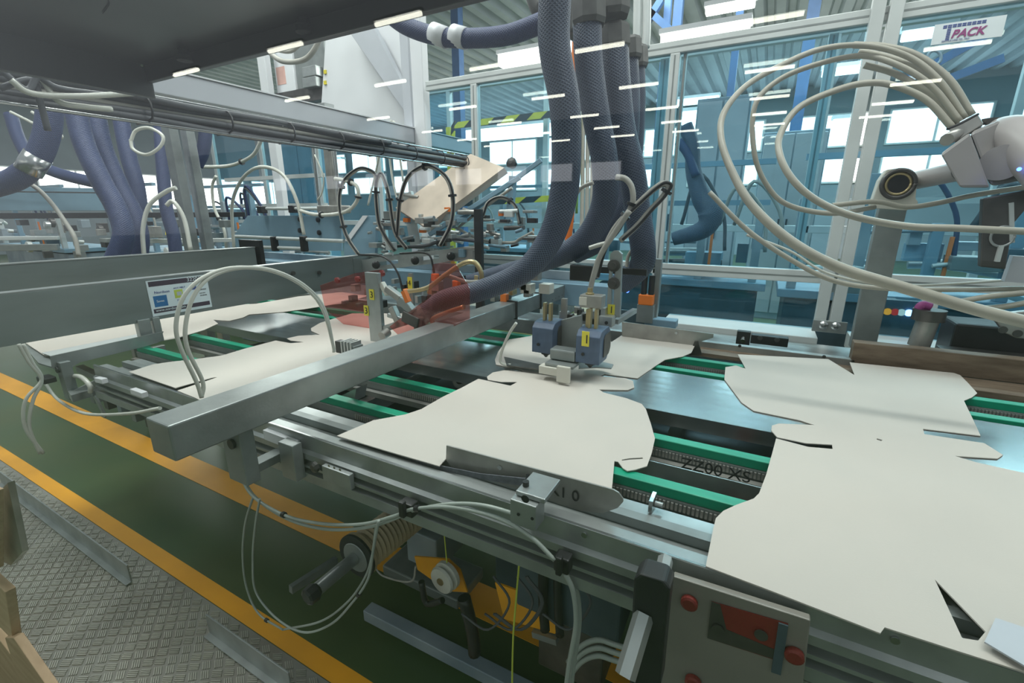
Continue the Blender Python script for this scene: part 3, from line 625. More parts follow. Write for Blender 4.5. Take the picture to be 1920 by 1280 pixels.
# ------------------------------------------------------------------ loops of cable on the head behind the tall beam
def loop(pts, r, label, m_=CABG, dk='y', dv=2.4, ties=(), dark=False, name='looped_cable', n=8):
    P = [at(p[0], p[1], **{dk: (p[2] if len(p) > 2 else dv)}) for p in pts]
    t = thing(name, label, 'cable', P[-1])
    MB().tube(P, r, n, 8).build('sheath', m_, t)
    if dark:
        MB().tube([p+V((.012, -.012, .004)) for p in P], r*.5, 6, 8).build('thin_cable', BLACK, t)
    Q = smooth(P, 8)
    for f_ in ties:
        i = int(f_*(len(Q)-2)); d = (Q[i+1]-Q[i]).normalized(); MB().cyl(Q[i]-d*.006, Q[i]+d*.006, r*1.9, 8).build('tie', BLACK, t)
    return t
loop([(672, 477), (655, 452), (644, 425), (636, 378), (644, 341), (672, 317), (696, 321), (707, 332)], .014, 'leftmost of the three big grey cable loops', dark=True, ties=(.3, .55))
loop([(740, 470), (720, 440), (709, 411), (705, 346), (716, 327), (729, 367), (740, 433), (762, 466)], .014, 'narrow middle grey cable loop of the three', dark=True, ties=(.4, .75))
loop([(744, 445), (747, 400), (751, 370), (766, 330), (801, 311), (836, 332), (849, 372), (845, 420), (825, 461)], .014, 'right-hand large round grey cable loop', dark=True, ties=(.25, .5, .75))
loop([(439, 470), (435, 389), (448, 345), (470, 320), (494, 313), (520, 320), (540, 340), (559, 385), (570, 440)], .013, 'wide pale cable arch over the clamp rods', CABW)
loop([(380, 313), (420, 312), (446, 306), (475, 290), (490, 262)], .016, 'pale cable sagging towards the cable tray', CABW, dv=2.8, ties=(.6,))
loop([(425, 470), (420, 430), (402, 390), (398, 350), (405, 330)], .013, 'pale cable rising left of the wide arch', CABW, dv=2.6, ties=(.4,))
loop([(563, 395), (590, 402), (625, 402), (655, 393), (671, 372), (668, 348), (645, 338), (628, 335)], .013, 'pale cable curling through the leftmost big loop', CABW, ties=(.2, .6, .8))
loop([(672, 477), (720, 482), (745, 510), (755, 545), (762, 560)], .006, 'thin black cable running down to an orange plug', BLACK, dv=2.1)
loop([(750, 475), (800, 475), (812, 500), (815, 525)], .006, 'thin black cable draped over the slotted bar', BLACK, dv=2.1)
loop([(745, 375), (735, 330), (728, 260), (738, 228), (745, 262), (756, 340)], .008, 'two thin white air lines forming a tall peak', CABW, dv=2.8)
loop([(690, 385), (705, 320), (722, 240), (735, 226)], .008, 'thin white air line slanting up to the bracket shelf', CABW, dv=2.8)
loop([(270, 480), (268, 430), (280, 385), (310, 360), (330, 352)], .014, 'pale cable curving past the blue hoses', CABW, dk='d', dv=3.0)
loop([(312, 385), (325, 378), (345, 410), (358, 470)], .014, 'pale cable beside the dark grey post foot', CABW, dk='d', dv=3.1)
loop([(245, 265), (255, 245), (280, 240), (305, 255), (300, 275), (275, 290), (250, 280), (245, 262)], .010, 'pale cable ring hanging under the cable tray', CABW, dk='d', dv=2.8)
loop([(50, 340), (75, 358), (100, 385), (125, 420), (140, 445), (148, 480)], .012, 'grey cable running down from the foil band', CABG, dk='d', dv=2.7)
loop([(20, 210), (70, 235), (115, 258), (100, 238), (60, 210)], .009, 'two pale cables pinched together near the left edge', CABW, dk='d', dv=2.8)
loop([(905, 405), (915, 380), (940, 370), (965, 385), (975, 420)], .012, 'grey cable arch near the striped barrier', CABG, dv=2.6, dark=True, ties=(.7,))
loop([(860, 425), (900, 395), (935, 370), (960, 352)], .010, 'grey cable leaning against the grey head block', CABG, dv=2.7)
loop([(810, 436), (815, 425), (850, 425), (880, 440), (915, 452), (960, 455), (975, 448), (1000, 435)], .011, 'grey cable lying across the head machinery', CABG, dv=2.7, ties=(.6,))
loop([(765, 463), (800, 460), (840, 448), (900, 452)], .012, 'dark cable lying over the slotted bar', CABD, dv=2.5)
loop([(785, 410), (800, 430), (815, 438), (880, 446), (940, 462)], .010, 'long pale cable winding behind the slotted bar', CABW, dv=2.7)
# right hand group above the slotted bracket
loop([(1118, 520), (1130, 475), (1155, 424), (1204, 374), (1235, 348), (1248, 345), (1253, 352), (1240, 372), (1220, 393), (1193, 424), (1163, 451)], .011, 'long grey cable loop rising right of the hoses', dv=1.8, dark=True, ties=(.25, .65))
loop([(1106, 548), (1112, 520), (1125, 480), (1150, 440), (1180, 395)], .011, 'grey cable running into the brass fitting', CABG, dv=1.75)
loop([(1155, 332), (1172, 335), (1184, 350), (1187, 375), (1180, 395)], .011, 'short grey cable arch against the third hose', CABG, dv=1.8, ties=(.9,))
loop([(1175, 500), (1178, 480), (1190, 465), (1197, 480), (1200, 505)], .008, 'small grey cable arch behind the slotted bracket', CABG, dv=2.1)
loop([(1075, 372), (1090, 352), (1112, 342)], .008, 'short grey cable stub between two braided hoses', CABG, dv=1.75)
loop([(1105, 465), (1120, 460), (1140, 455)], .009, 'short pale cable end beside the slotted bracket', CABW, dv=1.8)
# ------------------------------------------------------------------ corrugated conduit (steel flex)
P = path([(758, 547), (800, 540), (835, 515), (868, 494), (890, 492), (902, 510), (903, 528)], y=1.75)
tag(MB().tube(P, .012, 12, 22, ru=lambda i: 1.0 if i % 2 else .82).build('flexible_conduit', BRASS), 'ribbed metal conduit arching over the red reflection', 'conduit')
tag(MB().tube(path([(902, 528), (875, 528), (850, 520), (835, 515)], y=1.77), .010, 12, 14, ru=lambda i: 1.0 if i % 2 else .85).build('flexible_conduit', CABG), 'lower short ribbed conduit ending at an orange plug', 'conduit')
# ------------------------------------------------------------------ head machinery behind the tall beam
t = thing('slotted_bar_assembly', 'long slotted aluminium bar with black knobs along the cable loops', 'bar', (-2.2, 2.3, 1.3))
def slotbar(p0, p1, h, slots, mt_, name):
    p0 = V(p0); p1 = V(p1); d = (p1-p0).normalized(); n = V((d.y, -d.x, 0))
    poly = [p0, p1, p1+V((0, 0, h)), p0+V((0, 0, h))]; hs = []
    L_ = (p1-p0).length
    for a, b in slots:
        hs.append([p0+(p1-p0)*a+V((0, 0, h*.35)), p0+(p1-p0)*b+V((0, 0, h*.35)), p0+(p1-p0)*b+V((0, 0, h*.65)), p0+(p1-p0)*a+V((0, 0, h*.65))])
    return MB().prism(poly, n*-.015, hs).build(name, mt_, t)
p0 = at(545, 526, y=2.25); p1 = at(905, 483, y=2.55); slotbar(p0, p1, .085, ((.26, .4), (.5, .6), (.72, .8)), ALU, 'slotted_bar')
p0 = at(545, 507, y=2.30); p1 = at(850, 462, y=2.62); MB().bar(p0, p1, .02, .012).build('rear_strip', ALU, t)
for px, py in ((705, 496), (778, 488), (845, 480)):
    y_ = 2.25+.3*(px-545)/360; p = at(px, py, y=y_-.02); MB().lathe(p, (.7, -.7, 0), [(0, .028), (.02, .028), (.03, .02), (.032, .008)], 10).build('knob', BLACK, t)
tag(MB().box(at(888, 400, y=2.35).x, at(901, 400, y=2.35).x, 2.35, 2.38, 1.02, at(890, 392, y=2.35).z).build('black_upright', BLACK, bev=.002), 'flat black upright bar crossing the slotted bar', 'bar')
t = thing('head_carriage', 'blue-grey plate carriage with angled side plates behind slotted bar', 'carriage', (-2.4, 2.9, 1.2))
Y = 2.70
MB().prism([at(*p, y=Y) for p in [(436, 470), (436, 445), (464, 404), (640, 404), (640, 470)]], (0, .02, 0)).build('back_plate', SKYB, t, bev=.002)
MB().prism([at(*p, y=2.6) for p in [(645, 480), (645, 450), (680, 404), (705, 404), (703, 480)]], (0, .03, 0)).build('end_plate', SKYB, t, bev=.002)
MB().prism([at(*p, y=2.59) for p in [(645, 452), (680, 404), (690, 404), (655, 452)]], (0, .005, 0)).build('chamfer', WHITE, t)
for px, py in ((563, 411), (597, 412), (563, 432), (599, 436)):
    p = at(px, py, y=Y-.003); MB().lathe(p, (0, -1, 0), [(0, .022), (.012, .020), (.016, .008)], 12).build('socket_bolt', BLACK, t)
for a, b in (((440, 443), (645, 452)), ((485, 463), (570, 466)), ((500, 391), (645, 391))):
    MB().cyl(at(*a, y=2.5 if a[1] > 400 else 2.66), at(*b, y=2.5 if a[1] > 400 else 2.66), .014, 12).build('clamp_rod', ALUW, t)
for px, py in ((514, 457), (569, 457)):
    p = at(px, py, y=2.48); MB().box(p.x-.022, p.x+.022, 2.46, 2.51, p.z-.06, p.z+.06).build('clamp', BLACK, t, bev=.008)
for px, py in ((491, 393), (550, 392), (835, 392)):
    p = at(px, py, y=2.66); MB().box(p.x-.03, p.x+.03, 2.63, 2.695, p.z-.03, p.z+.03).build('clamp', BLACK, t, bev=.006)
tag(MB().box(at(450, 470, y=2.1).x, at(488, 470, y=2.1).x, 2.10, 2.13, at(450, 498, y=2.1).z, at(450, 449, y=2.1).z).build('black_plate', BLACK, bev=.003), 'square black plate standing between the two long beams', 'plate')
p = at(460, 488, y=2.05); tag(MB().lathe(p, (.3, -1, 0), [(0, .022), (.025, .022), (.032, .012)], 14).build('threaded_clamp', BLACK), 'round black clamp knob in front of the black plate', 'knob')
# misc parts on the head
t = thing('head_fittings', 'cluster of aluminium blocks and valves behind the slotted bar', 'machine part', (-1.8, 2.9, 1.2))
R2 = random.Random(3)
for i in range(96):
    px = R2.uniform(690, 1010); py = R2.uniform(402, 482)-(px-700)*.03; yy = R2.uniform(2.42, 2.68); p = at(px, py, y=yy)
    a, b, c = R2.uniform(.01, .045), R2.uniform(.01, .03), R2.uniform(.006, .03)
    m_ = R2.choice([ALU, ALUD, SKYB, DKST, ALUW, BLACK, BRUSH, ALU])
    if i % 3: MB().box(p.x-a, p.x+a, p.y-b, p.y+b, p.z-c, p.z+c).build('block', m_, t, bev=.003)
    else: MB().cyl(p-V((a*1.6, 0, R2.uniform(-.02, .02))), p+V((a*1.6, 0, 0)), R2.uniform(.008, .016), 10).build('pin', m_, t)
for i in range(5):
    p = at((760, 838, 790, 625, 940)[i], (412, 392, 432, 388, 400)[i], y=2.6); MB().box(p.x-.022, p.x+.022, p.y, p.y+.03, p.z-.016, p.z+.012).build('orange_fitting', ORANGE, t)
MB().prism([at(*p, y=2.7) for p in [(752, 365), (770, 358), (790, 460), (770, 465)]], (0, .03, 0)).build('tilted_arm', ALUW, t, bev=.003)
MB().cyl(at(745, 363, y=2.68), at(785, 370, y=2.68), .012, 10).build('pin', BRUSH, t)
t = thing('blue_grey_bed', 'blue-grey machine bed behind and below the slotted bar', 'machine frame', (-2, 3, .9))
MB().box(-5.2, -.75, 2.72, 2.86, 1.02, 1.16).build('bed', SKYB, t, bev=.004)
MB().box(-5.2, -.95, 2.86, 2.89, 1.16, 1.22).build('ledge', MACH, t, bev=.004)
t = thing('rear_conveyor', 'second conveyor line with black rail and rollers at far left', 'conveyor', at(150, 470, d=4.0))
def hb(x0, y0, x1, y1, d0, d1, w_, h_, m_, nm): MB().bar(at(x0, y0, d=d0), at(x1, y1, d=d1), w_, h_).build(nm, m_, t, bev=.003)
hb(-60, 405, 460, 402, 4.0, 4.9, .06, .05, BLACK, 'black_rail')
hb(-60, 372, 200, 374, 4.3, 4.7, .03, .22, SKYB, 'side_panel')
hb(-60, 358, 230, 362, 4.25, 4.6, .015, .012, DKST, 'wire')
hb(-60, 447, 110, 446, 3.6, 3.8, .05, .03, ALUW, 'rail'); hb(-60, 465, 110, 463, 3.6, 3.8, .05, .05, ALU, 'rail')
hb(240, 452, 440, 450, 4.0, 4.3, .05, .035, ALUW, 'rail')
for i in range(34):
    px = R2.uniform(-10, 440); p = at(px, R2.uniform(408, 480), d=R2.uniform(3.7, 4.3)); a, c = R2.uniform(.015, .06), R2.uniform(.015, .05)
    if i % 3: MB().box(p.x-a, p.x+a, p.y-.03, p.y+.03, p.z-c, p.z+c).build('block', R2.choice([ALU, ALUD, DKST, BLACK, MACH, BRUSH]), t, bev=.003)
    else: MB().lathe(p, (0, -1, .1), [(0, a*.8), (.03, a*.8), (.035, a*.4)], 14).build('roller', R2.choice([ALU, DKST, ALUW]), t)
MB().prism([at(*p, d=4.2) for p in [(310, 423), (322, 423), (322, 440), (310, 440)]], (0, .01, 0)).build('yellow_tag', HAZ, t)
# cardboard stack chute
t = thing('blank_feeder', 'sloping feeder stacked with pale cardboard blanks behind the loops', 'feeder', at(850, 380, y=2.6))
A = at(745, 392, y=2.66); B = at(800, 428, y=2.55); C_ = at(948, 318, y=2.76); D_ = at(885, 292, y=2.86)
# feeder behind the glazing line left of it: inclined slab
n_ = (B-A).cross(D_-A).normalized()
if n_.z < 0: n_ = -n_
MB().prism([A, B, C_, D_], n_*-.035).build('blank_stack', CARDC, t)
for j in range(4): MB().prism([A, B, C_, D_], n_*-.004).build('blank', CARDC, t).location = n_*(.005+.005*j)
MB().bar(at(805, 440, y=2.58), at(975, 332, y=2.76), .03, .03).build('side_rail', SKYB, t, bev=.004)
MB().bar(at(845, 425, y=2.66), at(1015, 300, y=2.84), .03, .03).build('side_rail', SKYB, t, bev=.004)
MB().bar(at(955, 420, y=2.76), at(962, 330, y=2.76), .04, .04).build('leg', SKYB, t)
MB().lathe(at(962, 308, y=2.72), (0, -1, .3), [(0, .03), (.03, .035), (.035, .01)], 8).build('knob', BLACK, t)
# hazard framed gate
t = thing('hazard_gate', 'gate frame with yellow and black hazard stripes in the background', 'gate', at(900, 380, y=5.2))
def stripes(p0, p1, h, n, up):
    p0 = V(p0); p1 = V(p1); u = V(up)*h
    for i in range(n):
        a = p0+(p1-p0)*(i/n); b = p0+(p1-p0)*((i+1)/n)
        k_ = (p1-p0)/n*.5
        MB().prism([a, b, b+u+k_, a+u+k_], (0, .03, 0)).build('stripe', (HAZ, BLACK)[i % 2], t)
MB().box(at(842, 300, y=5.24).x-.03, at(842, 300, y=5.24).x+.03, 5.235, 5.29, 0, at(842, 238, y=5.24).z).build('gate_post', HAZ, t)
stripes(at(848, 241, y=5.2), at(1040, 219, y=5.2), .07, 8, (0, 0, 1))
stripes(at(842, 310, y=5.2), at(846, 236, y=5.2), .05, 4, (1, 0, 0))
stripes(at(845, 388, y=5.2), at(1060, 376, y=5.2), .07, 8, (0, 0, 1))
# ------------------------------------------------------------------ red reflections built as tinted sheets, with numbered bars
t = thing('numbered_bracket', 'upright aluminium bar with two yellow number 3 stickers', 'bracket', at(700, 640, y=1.5))
Y = 1.5
a = at(683, 510, y=Y); b = at(714, 510, y=Y); lo = at(700, 640, y=Y)
MB().box(a.x, b.x-.02, Y, Y+.02, lo.z, a.z).build('bar', ALU, t, bev=.002)
for i, (px, py) in enumerate(((697, 552), (687, 582))):
    p = at(px, py, y=Y-.001); o = MB().box(p.x-.014, p.x+.014, Y-.003, Y-.001, p.z-.024, p.z+.024).build('number_sticker', YELLOW, t)
    text('numeral', '3', p+V((-.009, -.0035, -.014)), (1, 0, 0), (0, 0, 1), .042, INK, t)
p = at(768, 530, y=1.9)
s = thing('number_tag', 'green-yellow tag with the number 4 behind the red guard', 'tag', p)
MB().box(p.x-.014, p.x+.014, 1.9, 1.905, p.z-.035, p.z+.03).build('tag', YELLOW, s); MB().box(p.x-.012, p.x+.012, 1.906, 1.92, 1.0, p.z+.05).build('tag_post', ALUD, s); text('numeral', '4', p+V((-.01, -.003, -.014)), (1, 0, 0), (0, 0, 1), .04, INK, s)
t = thing('red_reflection', 'translucent red guard sheet left of the numbered bar', 'reflection', at(670, 600, y=1.7))
MB().prism([at(*p, y=1.72) for p in [(600, 535), (665, 512), (715, 505), (715, 640), (690, 645), (610, 580)]], (0, .004, 0)).build('sheet', REDREFL, t)  # red shirt mirrored in the glass, put in as a tinted sheet
for px, py in ((634, 525), (672, 523), (718, 512)):
    p = at(px, py, y=1.70); MB().lathe(p, (0, -1, 0), [(0, .016), (.012, .016), (.016, .008)], 10).build('knob', RED, t)
t = thing('red_reflection', 'translucent red guard sheet around the end of widest hose', 'reflection', at(845, 600, y=1.5))
MB().prism([at(*p, y=1.50) for p in [(812, 495), (850, 488), (880, 540), (880, 598), (770, 650), (730, 612), (800, 560)]], (0, .004, 0)).build('sheet', REDREFL, t)  # second patch of the red reflection, also an added sheet
# nozzle cluster beside hose end
t = thing('glue_applicator', 'glue applicator with pink-grey jointed fittings at the hose end', 'applicator', at(750, 600, z=1.05))
for a, b, w_, m_ in (((725, 540), (752, 560), .03, BRUSH), ((735, 575), (752, 612), .03, BRUSH), ((752, 560), (775, 585), .035, ALUD), ((728, 590), (760, 600), .02, ALU), ((715, 618), (770, 600), .03, ALU), ((760, 590), (790, 605), .05, DKST), ((715, 530), (728, 552), .025, BEIGE)):
    MB().bar(at(*a, y=1.52), at(*b, y=1.52), w_, w_).build('joint', m_, t, bev=.004)
MB().cyl(at(727, 622, y=1.5), at(716, 630, y=1.46), .02, 14).build('nozzle', BRUSH, t)
p = at(762, 556, y=1.5); MB().bar(at(757, 545, y=1.5), at(766, 566, y=1.5), .02, .02).build('orange_plug', ORANGE, t)
MB().lathe(at(795, 588, y=1.57), at(775, 605, y=1.52)-at(795, 588, y=1.57), [(0, .045), (.05, .04), (.06, .02)], 16).build('hose_boot', BLACK, t)
MB().tube(path([(830, 620), (810, 600), (840, 585), (870, 575)], y=1.52), .010).build('fluid_line', BRASS, t)
t = thing('rear_applicator', 'row of small valves and orange plugs behind the square beam', 'applicator', at(850, 530, y=2.1))
for i in range(34):
    p = at(640+i*11+R2.uniform(-6, 6), 548-i*.6+R2.uniform(-22, 28), y=2.1)
    a = R2.uniform(.01, .03); MB().box(p.x-a, p.x+a, 2.1, 2.15, p.z-a*1.2, p.z+a).build('valve', R2.choice([BRUSH, ALUD, ALU, BLACK, BRASS]), t, bev=.003)
for px, py in ((815, 520), (855, 533), (945, 558), (762, 548)): p = at(px, py, y=2.05); MB().box(p.x-.018, p.x+.018, 2.04, 2.07, p.z-.02, p.z+.02).build('orange_plug', ORANGE, t, bev=.003)
for px in (985, 1020): p = at(px, 540, y=2.1); MB().box(p.x-.03, p.x+.03, 2.1, 2.16, p.z-.03, p.z+.02).build('terminal', BEIGE, t, bev=.003)
# small ribbed block left of the square beam
p = at(645, 655, z=1.05); t = thing('ribbed_block', 'small ribbed grey sensor block left of the square beam', 'sensor', p)
MB().box(p.x-.02, p.x+.06, p.y, p.y+.05, 1.02, 1.07).build('body', ALUD, t, bev=.003)
for i in range(4): MB().box(p.x-.015+i*.018, p.x-.005+i*.018, p.y-.004, p.y+.05, 1.035, 1.085).build('fin', ALU, t)
MB().box(p.x-.05, p.x-.022, p.y, p.y+.03, 1.03, 1.08).build('plug', BLACK, t)
# ------------------------------------------------------------------ glue guns
def gun(px, py, z, wpx, hpx, label, yy, num):
    p = at(px, py, y=yy); t = thing('glue_gun', label, 'glue gun', p, 'blue-grey glue guns over the centre blank')
    w_ = .088; dp = .125; h = .122
    # rounded body: profile in yz extruded along x (broad side faces the camera)
    X0_, Z0_ = p.x, p.z
    pr = [(0, 0), (0, h*.82), (.02, h*.97), (.045, h), (dp-.02, h), (dp, h*.85), (dp, .03), (dp-.03, 0)]
    MB().prism([(X0_-w_/2, yy+a-.0, Z0_+b) for a, b in pr], (w_, 0, 0)).build('shell', BLUEG, t, bev=.006)
    MB().prism([(X0_+w_/2+.001, yy+a*.62+.045, Z0_+b*.68+.018) for a, b in pr], (.003, 0, 0)).build('side_badge', DKST, t)
    MB().cyl((X0_-.015, yy-.002, Z0_+.035), (X0_-.015, yy-.006, Z0_+.035), .006, 10).build('screw', BLACK, t)
    MB().lathe((X0_, yy+.04, Z0_), (0, 0, -1), [(0, .02), (.012, .02), (.016, .012), (.026, .004)], 12).build('nozzle', BLACK, t)
    for q in (-.012, .012): MB().box(X0_+q-.005, X0_+q+.005, yy+.04, yy+.06, Z0_+h, Z0_+h+.07).build('stem', BRASS, t)
    if num:
        MB().box(X0_-.022, X0_+.006, yy-.003, yy-.001, Z0_+.065, Z0_+.12).build('number_sticker', YELLOW, t, bev=.001)
        text('numeral', '1', (X0_-.014, yy-.0035, Z0_+.077), (1, 0, 0), (0, 0, 1), .045, INK, t)
    return t
gun(1016, 662, 1.07, 0, 0, 'left blue-grey glue gun without a number sticker', 1.56, False)
gun(1100, 682, 1.06, 0, 0, 'right blue-grey glue gun with yellow number 1 sticker', 1.50, True)
# bracket plate between and blocks
t = thing('gun_mount', 'grey mounting plate and valve block carrying the glue guns', 'mount', at(1065, 620, y=1.6))
Y = 1.64
a = at(1052, 590, y=Y); b = at(1080, 672, y=Y)
MB().prism([at(*p, y=Y) for p in [(1052, 600), (1090, 590), (1090, 655), (1075, 672), (1052, 650)]], (0, .015, 0)).build('mount_plate', ALUD, t, bev=.002)
a = at(1087, 552, y=1.55); b = at(1127, 580, y=1.55)
MB().box(a.x, b.x, 1.55, 1.60, b.z, a.z).build('valve_block', BRUSH, t, bev=.003)
MB().box(a.x-.0, a.x+.028, 1.545, 1.55, b.z+.01, a.z-.008).build('valve_face', BEIGE, t)
p = at(1106, 550, y=1.57); MB().lathe(p-V((0, 0, .01)), (0, 0, 1), [(0, .016), (.012, .016), (.014, .011), (.03, .009)], 8).build('brass_fitting', BRASS, t)
a = at(1103, 580, y=1.55); b = at(1103, 625, y=1.55); MB().box(a.x-.008, a.x+.008, 1.55, 1.57, b.z-.03, a.z).build('stem', BRASS, t)
a = at(1068, 496, y=1.9); b = at(1108, 528, y=1.9)
MB().box(a.x, b.x, 1.9, 2.0, b.z, a.z).build('black_head', BLACK, t, bev=.005)
MB().box(at(1052, 565, y=1.68).x, at(1061, 565, y=1.68).x, 1.68, 1.70, at(1055, 665, y=1.68).z, at(1055, 560, y=1.68).z).build('slim_post', BRUSH, t)
for i in range(16):
    p = at(1056+i*5, 598+R2.uniform(-15, 15), y=1.72); a = R2.uniform(.01, .02); MB().box(p.x-a, p.x+a, 1.72, 1.75, p.z-a, p.z+a*1.4).build('fitting', R2.choice([BRUSH, DKST, ALU]), t, bev=.002)
t = thing('sensor_stack', 'beige and grey photo sensor block resting near the blank', 'sensor', at(1040, 700, z=1.02))
a = at(1010, 690, y=1.45)
MB().box(a.x, a.x+.11, 1.45, 1.49, a.z-.02, a.z+.01).build('beige_base', BEIGE, t, bev=.002)
b = at(1044, 700, y=1.44); MB().box(b.x, b.x+.05, 1.435, 1.449, b.z-.03, b.z+.03).build('beige_face', BEIGE, t, bev=.002)
MB().box(a.x+.02, a.x+.13, 1.46, 1.56, a.z+.012, a.z+.022).build('grey_plate', ALUD, t, bev=.001)
MB().box(a.x+.02, a.x+.12, 1.50, 1.56, a.z+.025, a.z+.065).build('grey_block', ALUD, t, bev=.006)
MB().prism([at(*p, z=1.035) for p in [(1085, 680), (1120, 678), (1150, 685), (1146, 692), (1120, 690), (1085, 692)]], (0, 0, .005)).build('lug_plate', ALUD, t)
MB().prism([at(*p, z=1.02) for p in [(945, 670), (1040, 690), (1060, 700), (950, 686)]], (0, 0, .004)).build('shoe_plate', DKST, t)
tag(MB().tube(path([(968, 605), (955, 625), (942, 655), (938, 675), (945, 683), (958, 684)], y=1.5), .006).build('sensor_lead', CABW), 'thin pale sensor lead hanging under the square beam', 'cable')
# slotted bracket with number 1
t = thing('slotted_bracket', 'upright slotted bracket with two black bolts and number 1', 'bracket', at(1150, 620, y=1.75))
Y = 1.75
poly = [at(*p, y=Y) for p in [(1144, 476), (1150, 470), (1160, 470), (1166, 476), (1162, 595), (1136, 595)]]
hole = [at(*p, y=Y) for p in [(1147, 495), (1154, 495), (1150, 570), (1146, 570)]]
MB().prism(poly, (0, .018, 0), [hole]).build('plate', ALU, t, bev=.0015)
for py in (498, 531): p = at(1151, py, y=Y-.002); MB().lathe(p, (0, -1, 0), [(0, .024), (.006, .024), (.007, .014), (.02, .013)], 12).build('bolt', DKST, t)
p = at(1146, 580, y=Y-.001); MB().box(p.x-.014, p.x+.014, Y-.003, Y-.001, p.z-.02, p.z+.02).build('number_sticker', YELLOW, t)
text('numeral', '1', p+V((-.008, -.0035, -.014)), (1, 0, 0), (0, 0, 1), .04, INK, t)
a = at(1126, 590, y=1.72); b = at(1150, 612, y=1.72)
MB().box(a.x, b.x, 1.70, 1.745, b.z, a.z).build('pivot_block', ALU, t, bev=.003)
p = at(1137, 605, y=1.70); MB().cyl(p, p-V((0, .002, 0)), .007, 10).build('bore', BLACK, t)
MB().bar(at(1155, 603, y=1.78), at(1190, 582, y=2.0), .02, .02).build('tie_bar', ALU, t)
a = at(1120, 500, y=2.0); b = at(1212, 512, y=2.0)
tag(MB().box(a.x, b.x, 2.0, 2.02, b.z-.012, a.z).build('black_crossbar', BLACK, bev=.002), 'flat black crossbar behind the slotted bracket', 'bar')
t = thing('regulator', 'orange and black regulator on its grey stand at the far side', 'regulator', at(1210, 600, y=2.45))
p = at(1211, 560, y=2.4); MB().box(p.x-.04, p.x+.035, 2.4, 2.45, p.z-.035, p.z+.02).build('orange_body', ORANGE, t, bev=.005)
MB().box(p.x-.045, p.x+.04, 2.41, 2.46, p.z-.13, p.z-.036).build('stand', ALUD, t)
for q in (-.018, .02): MB().cyl((p.x+q, 2.42, p.z+.02), (p.x+q, 2.42, p.z+.12), .015, 10).build('knob', BLACK, t)
MB().box(p.x+.02, p.x+.05, 2.46, 2.5, p.z-.13, p.z+.2).build('back_bar', ALUD, t)
a = at(1240, 590, y=2.5); MB().box(a.x-.07, a.x+.09, 2.42, 2.498, a.z-.05, a.z-.01).build('foot', SKYB, t, bev=.004)
p = at(1176, 545, y=2.3); tag(MB().lathe(p, (.3, -1, .2), [(0, .010), (.006, .009), (.008, .003)], 12).build('indicator_lamp', LB), 'glowing blue indicator lamp beside the slotted bracket', 'indicator lamp')
# far guide plate
P = [at(1166, 603, y=2.2), at(1166, 630, y=2.2), at(1290, 648, y=2.2), at(1337, 633, y=2.2), at(1338, 626, y=2.2)]
t = thing('far_guide_plate', 'tapered grey guide plate at the far edge of centre blank', 'guide', P[1])
MB().prism(P, (0, .006, 0)).build('plate', BRUSH, t)
MB().prism([at(*p, y=2.19) for p in [(1302, 640), (1309, 640), (1316, 664), (1292, 666)]], (0, .006, 0)).build('foot', DKST, t)
p = at(1268, 624, y=2.199); MB().cyl(p, p-V((0, .002, 0)), .007, 8).build('rivet', STEEL, t)
# near guide plate, felt strip, clamp block
t = thing('near_guide_plate', 'rounded steel guide plate with handwriting beside the near rail', 'guide', at(1000, 920, y=.82))
Y = .815
P = [at(*p, y=Y) for p in [(837, 835), (836, 862), (850, 880), (900, 893), (1050, 945), (1090, 958), (1130, 962), (1158, 952), (1168, 941), (1168, 935), (1160, 924), (1150, 918)]]
MB().prism(P, (0, .004, 0)).build('plate', BRUSH, t)
for px, py in ((937, 876), (991, 892)): p = at(px, py, y=Y-.001); MB().cyl(p, p-V((0, .0015, 0)), .006, 10).build('rivet', STEEL, t)
text('handwriting', 'K1 0', at(1030, 925, y=Y-.002), at(1110, 948, y=Y-.002)-at(1030, 925, y=Y-.002), (0, 0, 1), .036, INK, t)
q = [at(*p, y=.80) for p in [(640, 823), (720, 846), (820, 872), (900, 888), (985, 897)]]; q2 = [at(*p, y=.80) for p in [(985, 912), (900, 898), (820, 880), (720, 850)]]
tag(MB().prism(q+q2, (0, .003, 0)).build('felt_strip', FELT), 'long tapering grey felt strip along the near rail', 'strip')
t = thing('clamp_block', 'machined aluminium clamp block with round bore on the rail', 'clamp', at(995, 990, y=.73))
a = at(965, 925, y=.72); b = at(1012, 990, y=.72)
blk = MB().box(a.x, b.x, .70, .743, b.z+.005, a.z).build('block', ALU, t, bev=.002)
p = at(985, 935, y=.699); MB().cyl(p, p-V((0, .001, 0)), .0085, 14).build('bore', BLACK, t)
for px, py in ((972, 964), (998, 972)): p = at(px, py, y=.699); MB().cyl(p, p-V((0, .001, 0)), .0035, 8).build('pin_hole', BLACK, t)
MB().box(a.x+.005, b.x+.012, .715, .795, a.z+.001, a.z+.012).build('top_lug', ALU, t, bev=.002)
p = at(986, 905, y=.74); MB().cyl(p-V((0, 0, .012)), p+V((0, 0, .004)), .007, 10).build('set_screw', BLACK, t)
p = at(1225, 940, y=.9); t = thing('wing_screw', 'small bright screw on the inner ledge', 'screw', p)
MB().box(p.x-.006, p.x+.002, .88, .92, p.z-.015, p.z+.012).build('tab', STEEL, t); MB().cyl(p+V((.004, 0, -.003)), p+V((.02, 0, -.003)), .006, 10).build('knurl', ALU, t)
